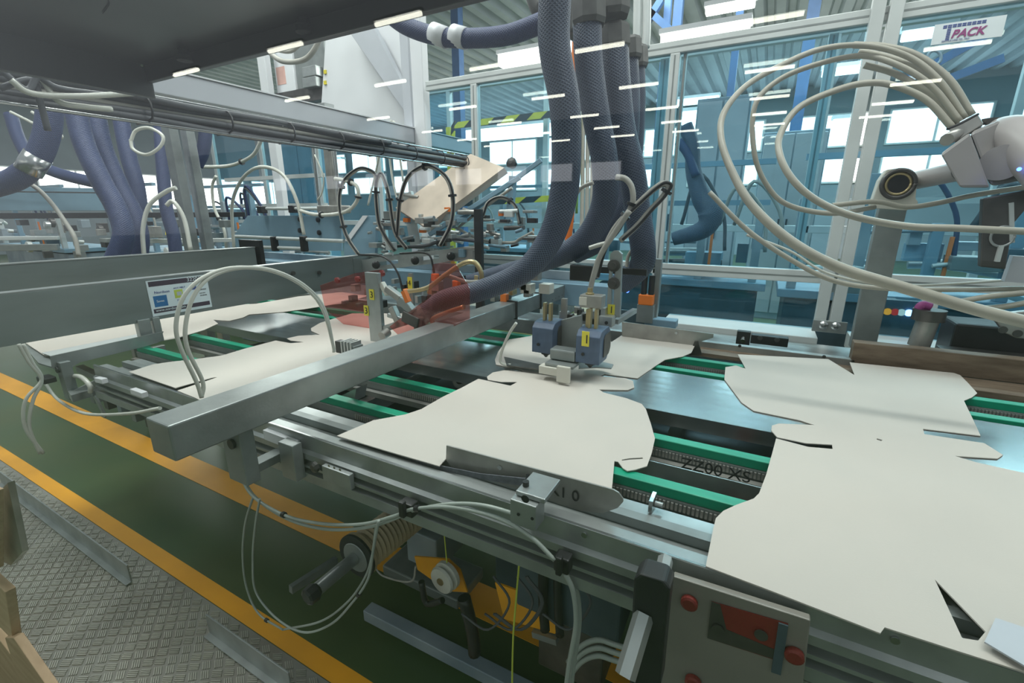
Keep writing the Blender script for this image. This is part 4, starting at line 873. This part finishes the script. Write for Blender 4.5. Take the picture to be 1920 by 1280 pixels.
# ------------------------------------------------------------------ white tube arcs on the left
for i, dx in enumerate((0, 12)):
    P = [at(378, 745, x=-1.45), at(368+dx, 715, x=-1.45), at(340+dx, 655, x=-1.45), at(330+dx*1.5, 610, x=-1.45), at(345+dx*1.5, 555, x=-1.45), at(385+dx, 518, x=-1.45), at(440+dx, 502, x=-1.45), at(510+dx*.5, 508, x=-1.45), at(570+dx*.4, 538, x=-1.45), at(605+dx*.3, 580, x=-1.45), at(624, 645, x=-1.45), at(626, 660, x=-1.45)]
    tag(MB().tube(P, .0062, 8, 8).build('air_tube', CABW), ['left strand of the white tube pair arching before the sticker', 'right strand of the white tube pair arching before the sticker'][i], 'air tube')
for i in range(2):
    P = path([(35+i*8, 645), (55+i*6, 680), (78, 712), (62-i*14, 750), (55-i*8, 800), (75+i*6, 850)], x=-2.35)
    tag(MB().tube(P, .006, 8, 8).build('air_tube', CABW), ['outer white tube dropping off the left end of table', 'inner white tube dropping off the left end of table'][i], 'air tube')
tag(MB().tube(path([(85, 718), (110, 750), (160, 775), (240, 775), (300, 765)], y=.66), .006).build('air_tube', CABW), 'white tube sagging below the left bracket', 'air tube')
tag(MB().tube(path([(125, 705), (150, 706), (168, 722), (170, 735)], y=.7), .009).build('air_tube', CABW), 'short thick white tube behind the left bracket', 'air tube')
# ------------------------------------------------------------------ cables below the near rail
def under(pts, r, label, y=.70, m_=CABU, ties=(), cat='cable'):
    return loop(pts, r, label, m_, 'y', y, ties)
under([(440, 850), (455, 900), (480, 935), (540, 968), (610, 982), (680, 982), (740, 967), (770, 955), (830, 950), (890, 958), (950, 978), (1000, 1010), (1040, 1050)], .0045, 'upper pale cable strung along under the rail', ties=(.25, .62))
under([(445, 855), (462, 908), (490, 942), (545, 975), (615, 992), (690, 988), (740, 972), (770, 958), (840, 945), (910, 948), (1000, 975)], .0045, 'lower pale cable strung along under the rail', y=.705)
under([(475, 930), (460, 980), (455, 1040), (462, 1100), (485, 1150), (530, 1180)], .0035, 'left strand of the long white cable loop', ties=(.9,))
under([(487, 935), (478, 990), (474, 1050), (480, 1110), (520, 1160), (570, 1185), (620, 1170), (660, 1130), (690, 1085), (700, 1030), (710, 975)], .0035, 'right strand of the long white cable loop', y=.69, ties=(.75,))
under([(530, 1180), (600, 1165), (650, 1130), (683, 1085), (698, 1040), (706, 975)], .0035, 'inner return strand of the white cable loop', y=.71)
under([(1060, 1075), (1075, 1110), (1080, 1170), (1068, 1240), (1060, 1300)], .0055, 'pale tube falling from the right cable clip, left strand', y=.72)
under([(1065, 1075), (1082, 1110), (1086, 1170), (1076, 1240), (1070, 1300)], .0055, 'pale tube falling from the right cable clip, right strand', y=.74)
for i, yy in enumerate((1213, 1228, 1243)):
    under([(1065, yy+28), (1090, yy-2), (1120, yy-14), (1150, yy-6), (1175, yy+2)], .006, ['topmost curved white tube behind the handle', 'middle curved white tube behind the handle', 'lowest curved white tube behind the handle'][i], y=.80)
under([(828, 940), (833, 1000), (838, 1055)], .002, 'thin yellow cord running down to the white pulley', y=.95, m_=STGR)
under([(975, 1040), (968, 1120), (962, 1200), (960, 1300)], .0025, 'thin yellow cord hanging from the rail centre', y=.80, m_=STGR)
for i, (px, py, w_) in enumerate(((765, 952, .02), (1055, 1055, .016))):
    p = at(px, py, y=.71); t = thing('cable_clip', ['black cable clip under the rail above the reel', 'black cable clip under the rail left of the handle'][i], 'cable clip', p)
    MB().box(p.x-w_, p.x+w_, .70, .727, p.z-.018, p.z+.018).build('body', BLACK, t, bev=.004)
    MB().box(p.x-w_*.4, p.x+w_*.4, .685, .698, p.z-.012, p.z+.03).build('latch', BLACK, t, bev=.003)
# ------------------------------------------------------------------ lower machinery
c = at(672, 1040, y=.86); t = thing('ribbed_reel', 'tan ribbed reel on a steel shaft under the rail', 'reel', c)
prof = [(0, .075), (.012, .075), (.013, .06)]
for i in range(14): prof += [(.016+i*.018, .058), (.024+i*.018, .066), (.030+i*.018, .058)]
MB().lathe(c, (0.05, 1, 0), prof+[(.28, .05)], 28).build('ribbed_drum', REELM, t)
MB().lathe(c+V((0, -.012, 0)), (0, 1, 0), [(0, .07), (.002, .076), (.010, .076), (.011, .07)], 28).build('rubber_rim', RUBBER, t)
MB().lathe(c+V((0, -.016, 0)), (0, 1, 0), [(0, .05), (.002, .052), (.003, .052)], 24).build('end_disc', ALUD, t)
MB().cyl(c+V((0, -.16, 0)), c+V((0, -.017, 0)), .02, 16).build('shaft', ALU, t)
MB().lathe(c+V((0, -.2, 0)), (0, 1, 0), [(0, .018), (.004, .026), (.03, .028), (.04, .02)], 8).build('star_knob', BLACK, t)
c = at(826, 1090, y=.98); t = thing('grooved_pulley', 'cream grooved pulley wheel before an orange floor line reflection', 'pulley', c)
MB().lathe(c, (.1, 1, 0), [(0, .044), (.008, .048), (.012, .036), (.022, .036), (.026, .05), (.04, .05), (.042, .04)], 26).build('wheel', PULW, t)
MB().cyl(c+V((0, -.004, 0)), c+V((0, -.001, 0)), .013, 14).build('hub', BRASS, t)
a = at(790, 1045, y=1.04)
MB().prism([at(*p, y=1.05) for p in [(777, 1043), (840, 1048), (862, 1068), (876, 1110), (840, 1108), (783, 1068)]], (0, .006, 0)).build('pulley_tape_reflection', TAPE, t)  # orange floor line reflection painted as a solid plate
t = thing('tape_reflection_plate', 'yellow-orange angled guard plate below the rail centre', 'reflection', at(980, 1130, y=.98))
MB().prism([at(*p, y=.98) for p in [(928, 1092), (1005, 1120), (1048, 1182), (1040, 1188), (945, 1160)]], (0, .006, 0)).build('plate', TAPE, t)  # stands for the mirrored floor line seen over the dark gap
MB().bar(at(1000, 1185, y=.975), at(1045, 1200, y=.975), .02, .02).build('foot', ALUD, t)
t = thing('conveyor_stand', 'grey and dark lower frame with legs under the conveyor', 'machine frame', (-.8, 1.3, 0))
for X, Y_ in ((-1.42, 1.46), (.45, .86), (-1.42, 2.2), (.45, 2.2), (-2.6, 2.2), (-4.0, 1.5)):
    MB().box(X, X+.05, Y_, Y_+.05, 0, .788).build('leg', ALUD, t, bev=.003)
MB().bar(at(690, 1145, z=.06), at(1080, 1345, z=.06), .05, .05).build('floor_beam', MACH, t, bev=.003)
MB().bar(at(545, 1105, z=.28), at(630, 1050, y=1.0), .02, .03).build('cross_bar', ALUD, t)
MB().box(-1.9, 1.0, 1.55, 1.62, .12, .785).build('rear_panel', MACHD, t)
for (x0, x1, z0, z1, yy, m_) in ((-1.35, -1.0, .45, .6, 1.2, MACHD), (-1.1, -.95, .25, .4, 1.15, MACH), (-.9, -.62, .55, .78, 1.2, MACH), (-.75, -.6, .2, .5, 1.25, MACHD), (-.5, -.2, .5, .78, .95, MACHD), (-.45, -.25, .25, .5, 1.0, DKST), (-.15, .3, .1, .78, .95, MACH), (-1.3, -.9, .05, .10, 1.2, ALUD), (-.95, -.35, .70, .786, .9, MACHD)):
    MB().box(x0, x1, yy, yy+.2, z0, z1).build('housing', m_, t, bev=.006)
for pp, r_ in (([(1020, 1040), (1018, 1120), (1022, 1180)], .014), ([(1045, 1060), (1046, 1130), (1050, 1190)], .012), ([(790, 1090), (800, 1130), (830, 1125)], .01), ([(870, 1120), (885, 1180), (890, 1225)], .02)):
    MB().tube(path(pp, y=.93), r_, 10).build('dark_pipe', BLACK, t)
for i in range(5):
    a = R2.uniform(900, 1080); MB().tube(path([(a, 1080), (a+30, 1130), (a-10, 1180), (a-60, 1150)], y=.9), .0035).build('wire', CABD, t)
MB().tube(path([(780, 1060), (770, 1090), (720, 1080), (700, 1060)], y=1.1), .004).build('wire', CABG, t)
# ------------------------------------------------------------------ foreground clamp with hexagonal bars
t = thing('bar_clamp', 'black clamp block gripping two bright hexagonal steel bars', 'clamp', at(1215, 1270, y=.6))
Y = .60
MB().prism([at(*p, y=Y) for p in [(1188, 1085), (1200, 1076), (1245, 1090), (1257, 1105), (1250, 1160), (1238, 1290), (1180, 1290), (1184, 1160)]], (0, .04, 0)).build('block', BLACK, t, bev=.004)
p = at(1219, 1085, y=.62); MB().lathe(p, (0, 0, 1), [(0, .013), (.010, .013), (.012, .010)], 6).build('bolt_head', DKST, t)
MB().cyl(at(1236, 1105, y=.625), at(1248, 1048, y=.69), .0125, 6).build('hexagonal_bar', ALU, t)
MB().cyl(at(1208, 1150, y=.605), at(1172, 1268, y=.54), .0155, 6).build('hexagonal_bar', ALU, t)
# ------------------------------------------------------------------ right hand box below the rail
t = thing('mounting_cabinet', 'pale grey mounting cabinet with dark red shirt reflection under the rail', 'cabinet', at(1400, 1250, y=.72))
Y = .715
MB().prism([at(*p, y=Y) for p in [(1262, 1080), (1520, 1163), (1505, 1290), (1235, 1290)]], (0, .014, 0)).build('front_plate', CABINETM, t, bev=.002)
MB().prism([at(*p, y=Y-.003) for p in [(1334, 1128), (1478, 1170), (1468, 1242), (1326, 1196)]], (0, .002, 0)).build('shirt_reflection', RED, t)  # red shirt reflection painted onto the front plate
MB().prism([at(*p, y=Y-.004) for p in [(1326, 1196), (1334, 1128), (1350, 1133), (1362, 1180), (1470, 1225), (1465, 1240)]], (0, .001, 0)).build('dark_border', DKST, t)
MB().prism([at(*p, y=Y-.006) for p in [(1460, 1168), (1478, 1174), (1464, 1266), (1446, 1260)]], (0, .004, 0)).build('strap', MACHD, t)
for px, py in ((1293, 1127), (1489, 1225), (1300, 1275)):
    p = at(px, py, y=Y-.002); MB().lathe(p, (0, -1, 0), [(0, .014), (.008, .014), (.010, .010)], 16).build('red_cap', RED, t)
for px, py in ((1346, 1180), (1427, 1190)): p = at(px, py, y=Y-.006); MB().cyl(p, p-V((0, .002, 0)), .010, 14).build('round_screw', DKST, t)
t = thing('lower_side_profile', 'second slotted profile under the right end of the rail', 'rail', (.4, .73, .8))
x0 = at(1516, 1190, y=.73).x
ext(x0, 1.6, [(.73, .86), (.73, .835), (.75, .833), (.75, .822), (.73, .820), (.73, .805), (.75, .803), (.75, .795), (.73, .793), (.73, .74), (.78, .74), (.78, .86)]).build('profile', BRUSH, t)
# ------------------------------------------------------------------ robot arm and tube fan at the right
t = thing('robot_arm', 'grey robot arm with block joint reaching in from the right', 'robot arm', at(1900, 330, d=1.5))
dA = 1.5
c = [at(*p, d=1.62) for p in [(1765, 288), (1815, 250), (1850, 262), (1858, 345), (1800, 352)]]
n_ = ray(1820, 300)*.28
MB().prism([at(*p, d=1.5) for p in [(1763, 288), (1818, 248), (1856, 352), (1800, 352)]], n_*.35).build('joint_block', ARMD, t, bev=.008)
MB().prism([at(*p, d=1.55) for p in [(1818, 248), (1870, 225), (1960, 260), (1960, 330), (1858, 350)]], n_*.6).build('joint_housing', ARMD, t, bev=.012)
MB().cyl(at(1878, 305, d=1.52), at(1880, 303, d=1.6), .056, 28).build('axis_cap', ARM, t)
MB().tube([at(1865, 250, d=1.62), at(1900, 255, d=1.55), at(1945, 285, d=1.48), at(2000, 330, d=1.4)], [.05, .065, .075, .085], 24, 8).build('forearm', ARM, t)
MB().cyl(at(1686, 345, d=1.95), at(1800, 320, d=1.7), .036, 24).build('shaft', ARM, t)
MB().tube([at(1775, 262, d=1.55), at(1822, 235, d=1.62)], .02, 10).build('tube_clamp', BRUSH, t)
cc = at(1808, 238, d=1.6)
MB().prism([at(*p, d=1.56) for p in [(1778, 240), (1832, 212), (1845, 232), (1790, 268)]], n_*.4).build('collar', BRUSH, t, bev=.006)
MB().tube(path([(1776, 242), (1800, 232), (1834, 214)], d=1.53), .004).build('collar_strap', BLACK, t)
MB().bar(at(1845, 228, d=1.6), at(1898, 224, d=1.6), .02, .02).build('side_pin', DKST, t)
p = at(1911, 317, d=1.45); MB().cyl(p, p-ray(1911, 317)*.01, .006, 10).build('blue_led', LB, t)
t = thing('shaft_bearing', 'pale octagonal bearing bracket holding the robot arm shaft', 'bearing', at(1680, 400, y=2.55))
Y = 2.45
o8 = [at(*p, y=Y) for p in [(1648, 338), (1662, 318), (1690, 314), (1715, 322), (1720, 342), (1717, 372), (1722, 378), (1720, 388), (1700, 394), (1640, 390), (1632, 384), (1636, 374)]]
MB().prism(o8, (0, .06, 0)).build('bracket', BEIGE, t, bev=.004)
p = at(1684, 345, y=Y); MB().tube([p+V((.053*math.cos(q*.3927), -.004, .053*math.sin(q*.3927))) for q in range(17)], .0085, 8, 3).build('seal_ring', DKST, t); MB().tube([p+V((.040*math.cos(q*.3927), -.001, .040*math.sin(q*.3927))) for q in range(17)], .006, 8, 3).build('inner_ring', BRASS, t); MB().cyl(p, p-V((0, .002, 0)), .046, 24).build('bore', BLACK, t)
t = thing('grey_column', 'flat grey column standing below the bearing bracket', 'column', at(1640, 650, y=2.55))
X0c, X1c = at(1596, 640, y=2.55).x, at(1645, 640, y=2.55).x
MB().box(X0c, X1c, 2.55, 2.60, .99, at(1660, 385, y=2.55).z).build('column', ALUD, t, bev=.003)
# tubes fanning out from the collar
col_ = [(1800, 225), (1812, 220), (1792, 232), (1822, 214), (1785, 240), (1796, 236)]
fan = [
 ([(1810, 222, 1.58), (1760, 150, 1.6), (1700, 105, 1.63), (1620, 85, 1.66), (1540, 92, 1.68), (1470, 120, 1.68), (1400, 160, 1.65), (1358, 210, 1.6), (1352, 260, 1.55), (1372, 320, 1.5), (1410, 385, 1.45), (1480, 450, 1.4), (1570, 500, 1.36), (1700, 541, 1.3), (1830, 580, 1.25), (1970, 615, 1.2)], [.010, .010, .010, .012, .016, .017], 'longest pale tube looping from the robot arm down to the right edge'),
 ([(1800, 228, 1.58), (1750, 165, 1.6), (1690, 125, 1.63), (1620, 105, 1.68), (1540, 118, 1.72), (1460, 150, 1.78), (1415, 200, 1.8), (1415, 290, 1.82), (1440, 350, 1.84), (1480, 385, 1.85), (1560, 400, 1.85), (1640, 388, 1.85)], .010, 'second pale tube looping from robot arm towards the bearing bracket'),
 ([(1786, 240, 1.58), (1740, 190, 1.6), (1690, 165, 1.63), (1640, 155, 1.66), (1580, 165, 1.68), (1500, 200, 1.68), (1464, 250, 1.65), (1462, 290, 1.6), (1485, 335, 1.57), (1530, 375, 1.55), (1600, 405, 1.52), (1700, 424, 1.5), (1800, 428, 1.48), (1970, 436, 1.45)], .0115, 'lowest pale tube of the fan, sweeping below the bearing bracket'),
 ([(1822, 216, 1.6), (1780, 150, 1.62), (1720, 105, 1.65), (1660, 88, 1.68), (1600, 84, 1.7)], .012, 'short pale tube bundled with the longest one'),
 ([(1793, 234, 1.6), (1755, 185, 1.62), (1710, 155, 1.65), (1670, 135, 1.68), (1620, 122, 1.7)], .011, 'short pale tube between the second and lowest tubes'),
 ([(1806, 224, 1.63), (1765, 160, 1.65), (1712, 125, 1.68), (1660, 106, 1.72), (1610, 96, 1.75)], .011, 'short pale tube tucked behind the fan')]
for pts, r_, lb in fan:
    P = [at(p[0], p[1], d=p[2]) for p in pts]
    t = thing('fan_tube', lb, 'air tube', P[0], 'pale tubes fanning from the robot arm'); MB().tube(P, r_, 10, 8).build('sheath', CABF, t)
sw = [([(1330, 360), (1400, 430), (1480, 485), (1560, 525), (1650, 540), (1780, 543), (1960, 540)], .009, 1.6, 'pale tube sweeping low towards the right edge', CABF),
      ([(1400, 440), (1480, 470), (1560, 515), (1700, 535), (1960, 520)], .005, 1.7, 'thin pale tube just above the low sweeping one', CABW),
      ([(1800, 565), (1860, 555), (1960, 545)], .010, 1.5, 'short pale tube at the right edge, upper', CABF),
      ([(1810, 578), (1880, 575), (1960, 560)], .010, 1.5, 'short pale tube at the right edge, lower', CABF),
      ([(1560, 385), (1640, 378), (1700, 388), (1760, 380), (1830, 365), (1960, 345)], .010, 1.7, 'pale tube slanting up under the robot joint', CABF)]
for pts, r_, d, lb, m_ in sw:
    P = [at(p[0], p[1], d=d+.15*(1-i/len(pts))) for i, p in enumerate(pts)]
    t = thing('sweeping_tube', lb, 'air tube', P[0], 'pale tubes sweeping at the right'); MB().tube(P, r_, 10, 8).build('sheath', m_, t)
# ------------------------------------------------------------------ things beyond at the right
t = thing('drive_unit', 'black drive unit with rounded cover at the right edge', 'drive unit', at(1880, 640, y=2.5))
a = at(1760, 650, y=2.45); b = at(1896, 672, y=2.45)
MB().box(a.x, b.x+.4, 2.40, 2.49, b.z-.02, a.z).build('base', DKST, t, bev=.003)
a = at(1800, 615, y=2.45); b = at(1850, 650, y=2.45); MB().box(a.x, b.x+.5, 2.50, 2.68, .956, a.z+.01).build('housing', BLACK, t, bev=.01)
MB().prism([at(*p, y=2.42) for p in [(1858, 590), (1960, 580), (1960, 640), (1905, 634), (1885, 625)]], (0, .03, 0)).build('cover_plate', BRUSH, t, bev=.004)
for px, py in ((1880, 618), (1908, 625)): p = at(px, py, y=2.419); MB().cyl(p, p-V((0, .004, 0)), .014, 14).build('bolt', DKST, t)
t = thing('pneumatic_foot', 'stubby grey cylinder with dark cap on the far ledge', 'cylinder', at(1725, 645, y=2.5))
MB().cyl(at(1722, 648, y=2.45), at(1740, 600, y=2.45), .038, 20).build('barrel', BRUSH, t); MB().cyl(at(1739, 600, y=2.45), at(1744, 580, y=2.45), .055, 20).build('cap', DKST, t)
MB().tube(path([(1722, 580), (1730, 572), (1745, 576)], y=2.45), .018).build('collar', PURP, t)
t = thing('tool_plate', 'dark upright tool plate with round hole at the right edge', 'tool plate', at(1880, 500, y=2.2))
MB().prism([at(*p, y=2.2) for p in [(1843, 372), (1960, 350), (1900, 420), (1886, 505), (1838, 500)]], (0, .03, 0)).build('plate', DKST, t, bev=.004)
p = at(1880, 443, y=2.195); MB().tube([p+V((math.cos(a_*.7)*.03, 0, math.sin(a_*.7)*.033)) for a_ in range(10)], .004).build('ring', ALU, t)
MB().bar(at(1876, 460, y=2.195), at(1868, 490, y=2.195), .01, .03).build('slot_insert', ALUW, t)
MB().bar(at(1888, 503, y=2.25), at(1960, 508, y=2.25), .03, .09).build('arm', LGREY, t)
MB().bar(at(1895, 380, y=2.2), at(1897, 455, y=2.2), .012, .012).build('rod', ALUW, t)
t = thing('indicator_console', 'dark panel with a row of amber, red, white and blue lamps', 'panel', at(1680, 600, y=2.98))
a = at(1640, 560, y=3.02); b = at(1740, 612, y=3.02); MB().box(a.x, b.x, 3.02, 3.06, b.z, a.z).build('panel', MACHD, t); MB().box(a.x+.05, a.x+.1, 3.06, 3.1, 0, a.z).build('stand', MACHD, t)
for px, m_, nm in ((1664, LO, 'amber_lamp'), (1678, LR, 'red_lamp'), (1690, LW, 'white_lamp'), (1704, LBW, 'blue_lamp')):
    p = at(px, 584+(px-1664)*.06, y=3.015); MB().lathe(p, (0, -1, 0), [(0, .018), (.006, .017), (.010, .006)], 14).build(nm, m_, t)
# TPACK sign on the enclosure
t = thing('maker_sign', 'white maker sign reading TPACK on the enclosure glazing', 'sign', at(1810, 65, y=2.88))
Y = 2.885
def sy(px, py): return at(px, py, y=Y)
a = sy(1745, 85); b = sy(1878, 70); c = sy(1878, 34)
x0, x1, z0, z1 = a.x, b.x, a.z, a.z+.078
MB().box(x0, x1, Y, Y+.004, z0, z1).build('plate', STK, t)
W_ = x1-x0; bw = W_*.062
tt = thing; 
blk = MB()
for i in range(9): 
    for k_ in range(2): blk.box(x0+W_*.13+i*bw*1.1, x0+W_*.13+i*bw*1.1+bw*.92, Y-.001, Y, z1-.013-k_*.007, z1-.008-k_*.007)
for k_ in range(7): blk.box(x0+W_*.13+bw*1.1, x0+W_*.13+bw*2.0, Y-.001, Y, z1-.027-k_*.0065, z1-.0225-k_*.0065)
blk.build('letter_t_blocks', NAVY, t)
text('letters', 'PACK', (x0+W_*.27, Y-.002, z0+.018), (1, 0, 0), (0, 0, 1), .042, PURP, t, shear=.25, bold=.0012)
text('small_print', 'SERVICE LINE TEL. FAX', (x0+W_*.15, Y-.002, z0+.006), (1, 0, 0), (0, 0, 1), .009, NAVY, t)
tag(MB().tube([at(1752+12.5*math.cos(a_*.4), 108+13*math.sin(a_*.4), y=2.9) for a_ in range(17)], .006, 8, 3).build('hanging_ring', SKYB), 'blue-grey ring hanging below the maker sign', 'ring')
# ------------------------------------------------------------------ machines seen through the glazing
R3 = random.Random(11)
mlabels = ['grey machine with bright rollers directly behind the blue hose bundle', 'low machine behind the double door post', 'machine farther right behind the robot arm', 'machine behind the striped gate', 'machine behind the leftmost blue hoses', 'machine behind the tall white frame post']
mlabels += ['grey machine low behind the rear cross beam at the left edge', 'grey machine between the left blue hoses and the grey posts']
spots = [(-.65, 4.1, 1.3), (.78, 3.9, 1.2), (2.3, 4.2, 1.4), (-3.4, 6.4, 1.5), (-5.0, 3.4, 1.7), (-7.2, 4.2, 1.7), (-10.6, 3.0, 2.6), (-8.2, 3.4, 1.3)]
for i, (X, Y, W) in enumerate(spots):
    t = thing('background_machine', mlabels[i], 'machine', (X, Y, 0))
    MB().box(X-W/2, X+W/2, Y, Y+.7, 0, .98).build('cabinet', MACHD if i not in (4, 6) else MACH, t, bev=.01)
    MB().box(X-W/2-.05, X+W/2+.05, Y-.05, Y+.75, 1.0, 1.06).build('table_top', SKYB, t, bev=.005)
    for q in range(4): MB().box(X-W/2+q*W/3.2, X-W/2+q*W/3.2+.06, Y, Y+.06, 1.06, 1.5+R3.random()*.4).build('upright', R3.choice([SKYB, ALUW, MACH]), t, bev=.004)
    for q in range(14):
        x, y, z = X+R3.uniform(-W/2, W/2), Y+R3.uniform(-.05, .4), 1.08+R3.random()*.45; a, b, c = R3.uniform(.03, .14), R3.uniform(.03, .1), R3.uniform(.02, .08)
        if q % 2: MB().box(x-a, x+a, y-b, y+b, z-c, z+c).build('block', R3.choice([MACH, MACHD, SKYB, ALU, ALUD]), t, bev=.004)
        else: MB().cyl((x-a*2, y, z), (x+a*2, y+R3.uniform(-.1, .1), z+R3.uniform(-.05, .05)), R3.uniform(.012, .035), 10).build('roller', R3.choice([ALU, ALUW, MACH, DKST]), t)
    for q in range(3):
        x = X+R3.uniform(-W/2, W/2); MB().tube([(x, Y, 1.5), (x+.1, Y-.05, 1.7+R3.random()*.2), (x+.3, Y, 1.6), (x+.35, Y, 1.3)], .014, 8).build('cable', R3.choice([CABD, CABG, HOSEL]), t)
    for zz in (1.65, 1.95): MB().box(X-W/2, X+W/2, Y+.1, Y+.15, zz, zz+.04).build('cross_rail', R3.choice([SKYB, ALUW]), t)
    MB().box(X+W*.2, X+W*.2+.02, Y-.02, Y, 1.1, 1.45).build('orange_strip', ORANGE, t)
# structure further in the hall
for i, (px, yy, w_) in enumerate(((862, 8.0, .16), (1240, 9.0, .14), (1222, 8.6, .10), (1470, 10, .18), (1345, 8.5, .10))):
    p = at(px, 380, y=yy); tag(MB().box(p.x-w_/2, p.x+w_/2, yy, yy+w_, 0, 5.6).build('hall_column', BLUEP), ['blue hall column left of the braided hoses', 'blue hall column right of the couplings', 'thin blue column beside another near the couplings', 'blue hall column behind the double door post', 'blue hall column between enclosure posts'][i], 'column')
for i, (px, py, w_, h_, yy) in enumerate(((1345, 300, .55, 1.3, 6.0), (560, 300, 1.1, 1.0, 7.0), (1480, 330, .8, 1.2, 8.0))):
    p = at(px, py, y=yy); zt = p.z+h_/2
    t = thing('electrical_cabinet', ['grey electrical cabinet inside the enclosure', 'teal-grey cabinet behind the cable arches', 'grey electrical cabinet right of the enclosure hoses'][i], 'cabinet', (p.x, yy, 0))
    MB().box(p.x-w_/2, p.x+w_/2, yy, yy+.4, 0, zt).build('body', (MACH, SKYB, MACH)[i], t, bev=.01)
    for sgn in (-1, 1):
        dr = MB().box(*sorted((p.x+sgn*.01, p.x+sgn*(w_/2-.02))), yy-.02, yy-.001, .1, zt-.04).build('door', (LGREY, SKYB, LGREY)[i], t, bev=.006)
        MB().box(p.x+sgn*.05-.012, p.x+sgn*.05+.012, yy-.045, yy-.021, 1.3, 1.5).build('handle', BLACK, dr)
t = thing('rear_enclosure', 'second aluminium enclosure frame farther back in the hall', 'enclosure', (-1, 5.4, 0))
for X in (-3.9, -2.5, -1.1, .3, 1.6, 2.9): MB().box(X, X+.06, 5.4, 5.46, 0, 3.1).build('post', ALUW, t, bev=.004)
for z in (1.4, 3.1): MB().box(-9.3, 2.96, 5.4, 5.46, z, z+.07).build('rail', ALUW, t, bev=.004)
for X in (-9.3, -7.9, -6.5, -5.2):
    MB().box(X, X+.08, 5.4, 5.46, 0, 3.1).build('post', ALUW, t, bev=.004); MB().box(X+.08, X+1.28, 5.42, 5.43, .1, 3.1).build('pane', TEAL, t)
t = thing('roof_truss', 'blue diagonal roof struts high behind the couplings', 'truss', (0, 9, 4))
for a, b in (((1215, 40), (1240, 0)), ((1215, 20), (1260, 60)), ((1700, 150), (1860, 60)), ((1720, 170), (1880, 110))): MB().bar(at(*a, y=8.5), at(*b, y=8.5), .1, .1).build('strut', BLUEP, t)
# wide fluorescent fixtures in the hall
lf = [((930, 100), (1160, 62), 6.5), ((1235, 65), (1410, 32), 6.0), ((1275, 212), (1392, 195), 8.5), ((835, 245), (1030, 232), 9.0), ((1320, 10), (1420, -5), 7.0), ((1230, 190), (1350, 178), 11), ((1560, 225), (1640, 215), 9), ((1690, 60), (1800, 40), 6.5), ((1540, 130), (1620, 118), 9.5), ((555, 300), (640, 302), 9)]
for i, (a, b, yy) in enumerate(lf):
    p = at(*a, y=yy); q = at(*b, y=yy); z = (p.z+q.z)/2; hh = .035*yy if i < 4 else .012*yy
    t = thing('ceiling_light', ['broad bright ceiling light behind the nearest braided hose', 'broad bright ceiling light above the enclosure rail', 'broad light tube behind the sweeping tubes', 'bright light bar below the hazard stripes', 'light tube at the very top edge', 'faint light tube inside the enclosure, left', 'light tube behind the fan of tubes', 'light tube left of the maker sign', 'light tube behind the double door post', 'light bar low behind the cable loops'][i], 'ceiling light', (p.x, yy, z))
    MB().box(p.x, q.x, yy, yy+.05+hh, z, z+.05).build('housing', WHITE, t); MB().box(p.x+.02, q.x-.02, yy+.01, yy+.04+hh, z-.04-hh*.5, z-.001).build('diffuser', LAMP, t, bev=.012)
# ------------------------------------------------------------------ lamps of the hall behind the camera and the safety glass that mirrors them
YG = .21
n = 0
rows = (6.65, 9.5, 12.6, 15.5, 17.9, 20.1)
for j, yv in enumerate(rows):
    for i, xv in enumerate((-12.4, -9.0, -6.2, -3.75, -.9, 2.2)):
        if j == 0 and i in (3,): continue
        y = 2*YG-yv
        L_ = 1.0; t = thing('led_tube_light', 'long LED tube lamp in the hall on the near side', 'ceiling light', (xv, y, 4.6), 'LED tube lamps mirrored in the glass'); t['label'] = 'LED tube lamp mirrored in the glass, %s row up, %s from the left' % (('lowest','second','third','fourth','fifth','topmost')[5-j], ('first','second','third','fourth','fifth','sixth')[i])
        MB().box(xv, xv+L_, y-.04, y+.04, 4.64, 4.68).build('housing', WHITE, t); MB().cyl((xv+.02, y, 4.6), (xv+L_-.02, y, 4.6), .035, 10).build('tube', LAMPR, t)
tag(MB().box(-3.2, 2.2, YG-.003, YG+.003, 0, 2.3).build('safety_glass', CLEAR), 'clear safety glass pane across the whole front, mirroring ceiling lamps', 'glass pane')
